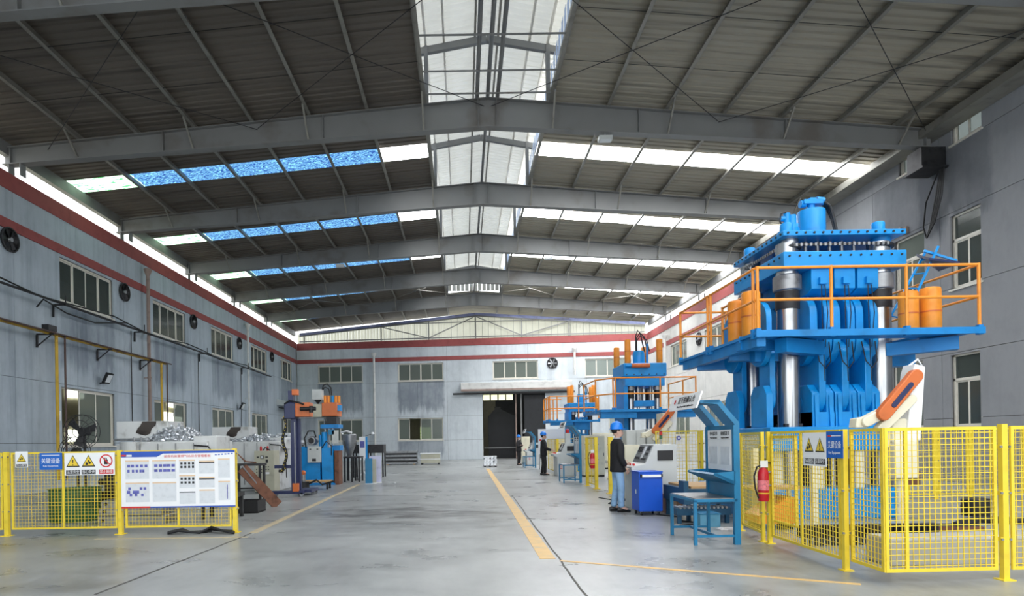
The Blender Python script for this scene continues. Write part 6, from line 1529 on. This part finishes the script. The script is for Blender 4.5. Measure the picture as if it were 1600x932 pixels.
dp = [WLEFT.pt(*a) for a in ((WLEFT.uz(50, 480)[0], .15, WLEFT.uz(50, 480)[1]), (WLEFT.uz(58, 468)[0], .2, WLEFT.uz(58, 468)[1]), (WLEFT.uz(95, 490)[0], .2, WLEFT.uz(95, 490)[1]), (WLEFT.uz(140, 505)[0], .2, WLEFT.uz(140, 505)[1]), (WLEFT.uz(190, 505)[0], .2, WLEFT.uz(190, 505)[1]))]
props(MB().path(dp, .025, 6).build('hanging_cable', BLACK), 'black cable looping under the first upper window of the left wall', 'cable')
def wflood(u, z, label):
    t = thing('floodlight', label, 'lamp', WLEFT.pt(u, .0, z)); MB().bar((0, 0, -.1), (.2, 0, -.1), .05, .05).build('wall_arm', BLACK, t)
    R = Matrix.Rotation(.45, 3, 'Y'); b = MB().cbox((0, 0, 0), (.1, .36, .42)); b.v = [tuple(R @ Vector(v) + Vector((.3, 0, .08))) for v in b.v]; h = b.build('lamp_housing', BLACK, t, smooth=False)
    b = MB().cbox((.055, 0, 0), (.012, .28, .3)); b.v = [tuple(R @ Vector(v) + Vector((.3, 0, .08))) for v in b.v]; b.build('lamp_lens', GLASSCOL, h, smooth=False)
u, z = WLEFT.uz(156, 595); wflood(u, z, 'black floodlight above the open lower window of the left wall'); u, z = WLEFT.uz(371, 637); wflood(u, z, 'black floodlight farther along the left wall by the pale downpipe')
# hood over the side doorway at the far left corner
hu, hz_ = WLEFT.uz(432, 622); hdn = thing('wall_hood', 'long grey canopy hood jutting from the left wall behind the casting machine', 'hood', WLEFT.pt(hu, 0, 4.0))
yy = WLEFT.pt(hu, 0, 0).y
MB().prism([(0, .0), (1.15, -.1), (1.2, .12), (0, .45)], 0, 6.5).build('hood_shell', GREYC, hdn); hdn.location.z = 4.35
MB().tube((.5, -1.0, -.25), (.5, 6.5, -.25), .05, 8).build('hood_track', DARK, hdn)

# ================================================================ people
def skin_mesh(nodes, edges, root, sub=2):
    names = list(nodes); me = bpy.data.meshes.new('tmp'); me.from_pydata([nodes[n][0] for n in names], [(names.index(a), names.index(b)) for a, b in edges], [])
    o = bpy.data.objects.new('tmp', me); C.objects.link(o)
    md = o.modifiers.new('s', 'SKIN'); md.use_smooth_shade = True
    sv = me.skin_vertices[0].data
    for i, n in enumerate(names):
        r = nodes[n][1]; sv[i].radius = (r, r) if isinstance(r, (int, float)) else r
        sv[i].use_root = (n == root)
    o.modifiers.new('d', 'SUBSURF').levels = sub
    dg = bpy.context.evaluated_depsgraph_get(); m2 = bpy.data.meshes.new_from_object(o.evaluated_get(dg))
    vs = [tuple(v.co) for v in m2.vertices]; fs = [tuple(p.vertices) for p in m2.polygons]
    bpy.data.objects.remove(o); bpy.data.meshes.remove(me); bpy.data.meshes.remove(m2)
    return vs, fs
def person(label, loc, rz, pants, arms, mask=False, H=1.0, look=0.0):
    """local: faces +x, right side is -y; arms: dict of joint positions"""
    r = thing('person', label, 'person', loc, rz)
    SK, JK, TR = MB(), MB(), MB()
    # head: stacked rings
    rings = [(1.475, .0, .05, .052), (1.50, .012, .062, .056), (1.515, .03, .075, .058), (1.54, .024, .088, .066), (1.575, .014, .096, .074), (1.61, .006, .1, .078), (1.65, .0, .102, .08), (1.69, -.006, .098, .076), (1.72, -.01, .075, .06), (1.735, -.01, .03, .025)]
    n = 20; vs = []
    for (z, cx, rx, ry) in rings:
        for k in range(n):
            a = 2 * PI * k / n; x = cx + rx * math.cos(a); y = ry * math.sin(a)
            if abs(a) < .35 or abs(a - 2 * PI) < .35:
                if 1.56 < z < 1.59: x += .022                    # nose
                elif 1.60 < z < 1.62: x += .006
                elif 1.535 < z < 1.55: x += .004
            vs.append((x, y, z))
    m = len(rings); SK.add(vs, [(i * n + k, i * n + (k + 1) % n, (i + 1) * n + (k + 1) % n, (i + 1) * n + k) for i in range(m - 1) for k in range(n)] + [tuple(range(n))[::-1], tuple(range((m - 1) * n, m * n))])
    for s in (-1, 1): SK.sphere((-.012, s * .08, 1.60), .03, 10, 8, (.7, .35, 1.1))
    # body under the clothes: neck, torso, arms, legs
    nodes = {'pel': ((-.005, 0, .93), (.07, .1)), 'waist': ((-.01, 0, 1.06), (.06, .09)), 'chest': ((-.005, 0, 1.26), (.07, .11)), 'sh': ((0, 0, 1.36), (.045, .07)), 'neck': ((.0, 0, 1.46), .052), 'nk2': ((.01, 0, 1.52), .05)}
    edges = [('pel', 'waist'), ('waist', 'chest'), ('chest', 'sh'), ('sh', 'neck'), ('neck', 'nk2')]
    legs = {}
    for s, t in ((-1, 'r'), (1, 'l')):
        dx = .04 * s
        legs[t] = dict(hip=((0, s * .09, .9), .07), knee=((.02 - dx * .3, s * .1, .48), .05), ank=((-.02 - dx, s * .105, .09), .042))
        nodes.update({k + t: v for k, v in legs[t].items()}); nodes['toe' + t] = ((.12 - dx, s * .12, .045), .036)
        edges += [('pel', 'hip' + t), ('hip' + t, 'knee' + t), ('knee' + t, 'ank' + t), ('ank' + t, 'toe' + t)]
        A = arms[t]; nodes['s' + t] = ((0, s * .15, 1.345), .045); nodes['e' + t] = (A[0], .042); nodes['w' + t] = (A[1], .03)
        edges += [('sh', 's' + t), ('s' + t, 'e' + t), ('e' + t, 'w' + t)]
    SK.add(*skin_mesh(nodes, edges, 'pel', 2))
    # hands: palm and five separate curled fingers
    for s, t in ((-1, 'r'), (1, 'l')):
        el, wr = Vector(arms[t][0]), Vector(arms[t][1]); d = (Vector(arms[t][2]) if len(arms[t]) > 2 else (wr - el)).normalized()
        side = Vector((1, 0, 0)) - d * d.x
        if side.length < .2: side = Vector((0, 0, 1)) - d * d.z
        side.normalize(); nn = d.cross(side) * s
        p0 = wr + d * .01
        nd = {'a': (tuple(p0), (.024, .018)), 'b': (tuple(p0 + d * .045), (.038, .016)), 'c': (tuple(p0 + d * .085), (.038, .015))}
        SK.add(*skin_mesh(nd, [('a', 'b'), ('b', 'c')], 'a', 1))
        curl = -nn if s > 0 else nn
        for q, ln in enumerate((.068, .078, .073, .058)):
            b0 = p0 + d * .075 + side * (.028 - .019 * q); k1_ = b0 + d * ln * .5 + curl * .006; k2_ = k1_ + d * ln * .3 + curl * .018; k3_ = k2_ + d * ln * .14 + curl * .022
            SK.add(*skin_mesh({'a': (tuple(b0), .0095), 'b': (tuple(k1_), .009), 'c': (tuple(k2_), .008), 'd': (tuple(k3_), .007)}, [('a', 'b'), ('b', 'c'), ('c', 'd')], 'a', 1))
        t0 = p0 + d * .025 + side * .026; SK.add(*skin_mesh({'a': (tuple(t0), .012), 'b': (tuple(t0 + side * .028 + d * .026 + curl * .01), .0105), 'c': (tuple(t0 + side * .03 + d * .058 + curl * .02), .009)}, [('a', 'b'), ('b', 'c')], 'a', 1))
    body = SK.build('body', SKIN, r, fixn=True)
    body.data.set_sharp_from_angle(angle=PI)
    # eyes, brows, mouth
    for s in (-1, 1):
        e = MB().sphere((.092, s * .033, 1.612), .012, 10, 6, (.5, 1.1, .6)).build('eye', PBLK, body); bx('eyebrow', HAIR, body, .094, .104, s * .033 - .018, s * .033 + .018, 1.634, 1.64)
    bx('mouth', M('lips', (176, 104, 92), .5), body, .1, .108, -.022, .022, 1.536, 1.542)
    if mask: MB().sphere((.07, 0, 1.545), .062, 16, 10, (.8, 1.0, .85)).build('face_mask', WHITE, r)
    # hair
    b = MB(); b.sphere((-.014, 0, 1.645), .105, 18, 12, (1.0, .82, .95)); keep = [f for f in b.f if all(not (b.v[i][0] > .05 and b.v[i][2] < 1.66) and b.v[i][2] > 1.57 for i in f)]; b.f = keep; b.build('hair', HAIR, r)
    # jacket: a loose torso and two sleeves
    rg = [(.80, 0, .138, .182), (.83, 0, .146, .19), (.92, -.002, .142, .19), (1.04, -.006, .132, .18), (1.16, -.004, .134, .186), (1.28, -.002, .132, .196), (1.36, -.004, .118, .196), (1.415, -.006, .098, .16), (1.45, -.002, .078, .1), (1.46, .0, .064, .07)]
    n = 24; vs = []
    for (z, cx, rx, ry) in rg:
        for k in range(n):
            a = 2 * PI * k / n; w_ = 1 + .1 * noise.noise((math.cos(a) * 2.2, math.sin(a) * 2.2, z * 9)) * (z < 1.38)
            vs.append((cx + rx * math.cos(a) * w_, ry * math.sin(a) * w_, z))
    JK.add(vs, [(i * n + k, i * n + (k + 1) % n, (i + 1) * n + (k + 1) % n, (i + 1) * n + k) for i in range(len(rg) - 1) for k in range(n)] + [tuple(range(n))[::-1]])
    for s, t in ((-1, 'r'), (1, 'l')):
        A = arms[t]; el, wr = Vector(A[0]), Vector(A[1]); sh = Vector((-.004, s * .165, 1.365))
        JK.add(*skin_mesh({'i': ((-.004, s * .1, 1.37), .07), 's': (tuple(sh), .075), 'm': (tuple(sh.lerp(el, .5)), .074), 'e': (tuple(el), .068), 'f': (tuple(el.lerp(wr, .5)), .06), 'w': (tuple(el.lerp(wr, .96)), .054)}, [('i', 's'), ('s', 'm'), ('m', 'e'), ('e', 'f'), ('f', 'w')], 'i', 2))
    jk = JK.build('jacket', JACKET, r); jk.data.set_sharp_from_angle(angle=PI)
    MB().lathe([(.066, 0), (.074, .0), (.07, .05), (.062, .05)], (.0, 0, 1.42), 16).build('collar', JACKET, jk)
    MB().lathe([(.058, 0), (.066, .0), (.062, .025), (.056, .025)], (.004, 0, 1.46), 16).build('shirt_collar', M('shirt_grey', (176, 180, 190), .8), jk)
    bx('back_print', PAPERG, jk, -.142, -.138, -.06, .06, 1.3, 1.32) if False else None
    # trousers
    tn = {'p': ((0, 0, .96), (.12, .15)), 'q': ((0, 0, .88), (.115, .145))}; te = [('p', 'q')]
    for s, t in ((-1, 'r'), (1, 'l')):
        L_ = legs[t]; tn['h' + t] = ((0, s * .085, .82), .096); tn['k' + t] = (L_['knee'][0], .076); tn['m' + t] = (tuple(Vector(L_['knee'][0]).lerp(Vector(L_['ank'][0]), .6)), .068); tn['a' + t] = (tuple(Vector(L_['ank'][0]) + Vector((0, 0, -.01))), .068)
        te += [('q', 'h' + t), ('h' + t, 'k' + t), ('k' + t, 'm' + t), ('m' + t, 'a' + t)]
    TR.add(*skin_mesh(tn, te, 'p', 2)); tr_ = TR.build('trousers', pants, r); tr_.data.set_sharp_from_angle(angle=PI)
    for s, t in ((-1, 'r'), (1, 'l')):
        a = Vector(legs[t]['ank'][0]); b = MB()
        vs = []; prof = [(-.075, .032, .09), (-.05, .042, .1), (.02, .046, .098), (.09, .05, .07), (.15, .046, .055), (.19, .026, .042)]
        for (x, hw, hh) in prof:
            for k in range(10):
                an = 2 * PI * k / 10; z = max(0.0, hh * .5 + hh * .55 * math.sin(an)); vs.append((a.x + x, a.y + hw * math.cos(an), min(z, hh)))
        b.add(vs, [(i * 10 + k, i * 10 + (k + 1) % 10, (i + 1) * 10 + (k + 1) % 10, (i + 1) * 10 + k) for i in range(5) for k in range(10)] + [tuple(range(10)), tuple(range(50, 60))])
        b.build('shoe', SHOE, r)
    # helmet
    hb = MB().lathe([(.112, 0), (.114, .04), (.105, .09), (.08, .13), (.045, .15), (.005, .156)], (0, 0, 0), 22); hb.v = [(v[0] * 1.14 - .008, v[1] * .98, v[2] + 1.655) for v in hb.v]
    h = hb.build('helmet', HELM, r)
    bm_ = MB(); n = 22; ra = [(.113 * 1.14, .113 * .98), (.128 * 1.14, .122 * .98)]
    bm_.add([(a_ * math.cos(2 * PI * k / n) - .008 + (.045 * max(0, math.cos(2 * PI * k / n)) ** 2 if j else 0), b_ * math.sin(2 * PI * k / n), z) for j, (a_, b_) in enumerate(ra) for z in (1.654, 1.664) for k in range(n)],
            [(i, (i + 1) % n, 2 * n + (i + 1) % n, 2 * n + i) for i in range(n)] + [(n + i, n + (i + 1) % n, 3 * n + (i + 1) % n, 3 * n + i) for i in range(n)] + [(2 * n + i, 2 * n + (i + 1) % n, 3 * n + (i + 1) % n, 3 * n + i) for i in range(n)])
    bm_.build('helmet_brim', HELM, h)
    b = MB(); b.path([(-.12 + .24 * k / 8, 0, 1.665 + .15 * math.sin(PI * (k + .3) / 8.6)) for k in range(9)], .012, 6); b.build('helmet_ridge', HELM, h)
    if H != 1: r.scale = (H, H, H)
    return r
w1 = G(966, 800)
person('worker in black jacket, light blue jeans and blue helmet at the near console', (w1.x, w1.y, 0), .12, JEANS,
       {'r': ((-.03, -.235, 1.10), (.1, -.2, .90), (.3, .05, -1)), 'l': ((.0, .235, 1.11), (.2, .18, .98), (1, 0, -.3))}, H=.985)
w2 = G(850, 743)
person('worker in dark clothes with a blue helmet reaching to the second console', (w2.x, w2.y, 0), .1, TROUS,
       {'r': ((.04, -.24, 1.12), (.28, -.2, 1.02), (1, 0, -.1)), 'l': ((.06, .24, 1.12), (.3, .18, 1.03), (1, 0, -.1))})
w3 = G(811, 727)
person('farthest worker in dark clothes and white mask with folded arms', (w3.x, w3.y, 0), -.7, TROUS,
       {'r': ((.06, -.24, 1.12), (.22, .02, 1.16), (.1, 1, .1)), 'l': ((.06, .24, 1.12), (.24, .0, 1.2), (.1, -1, .1))}, mask=True)
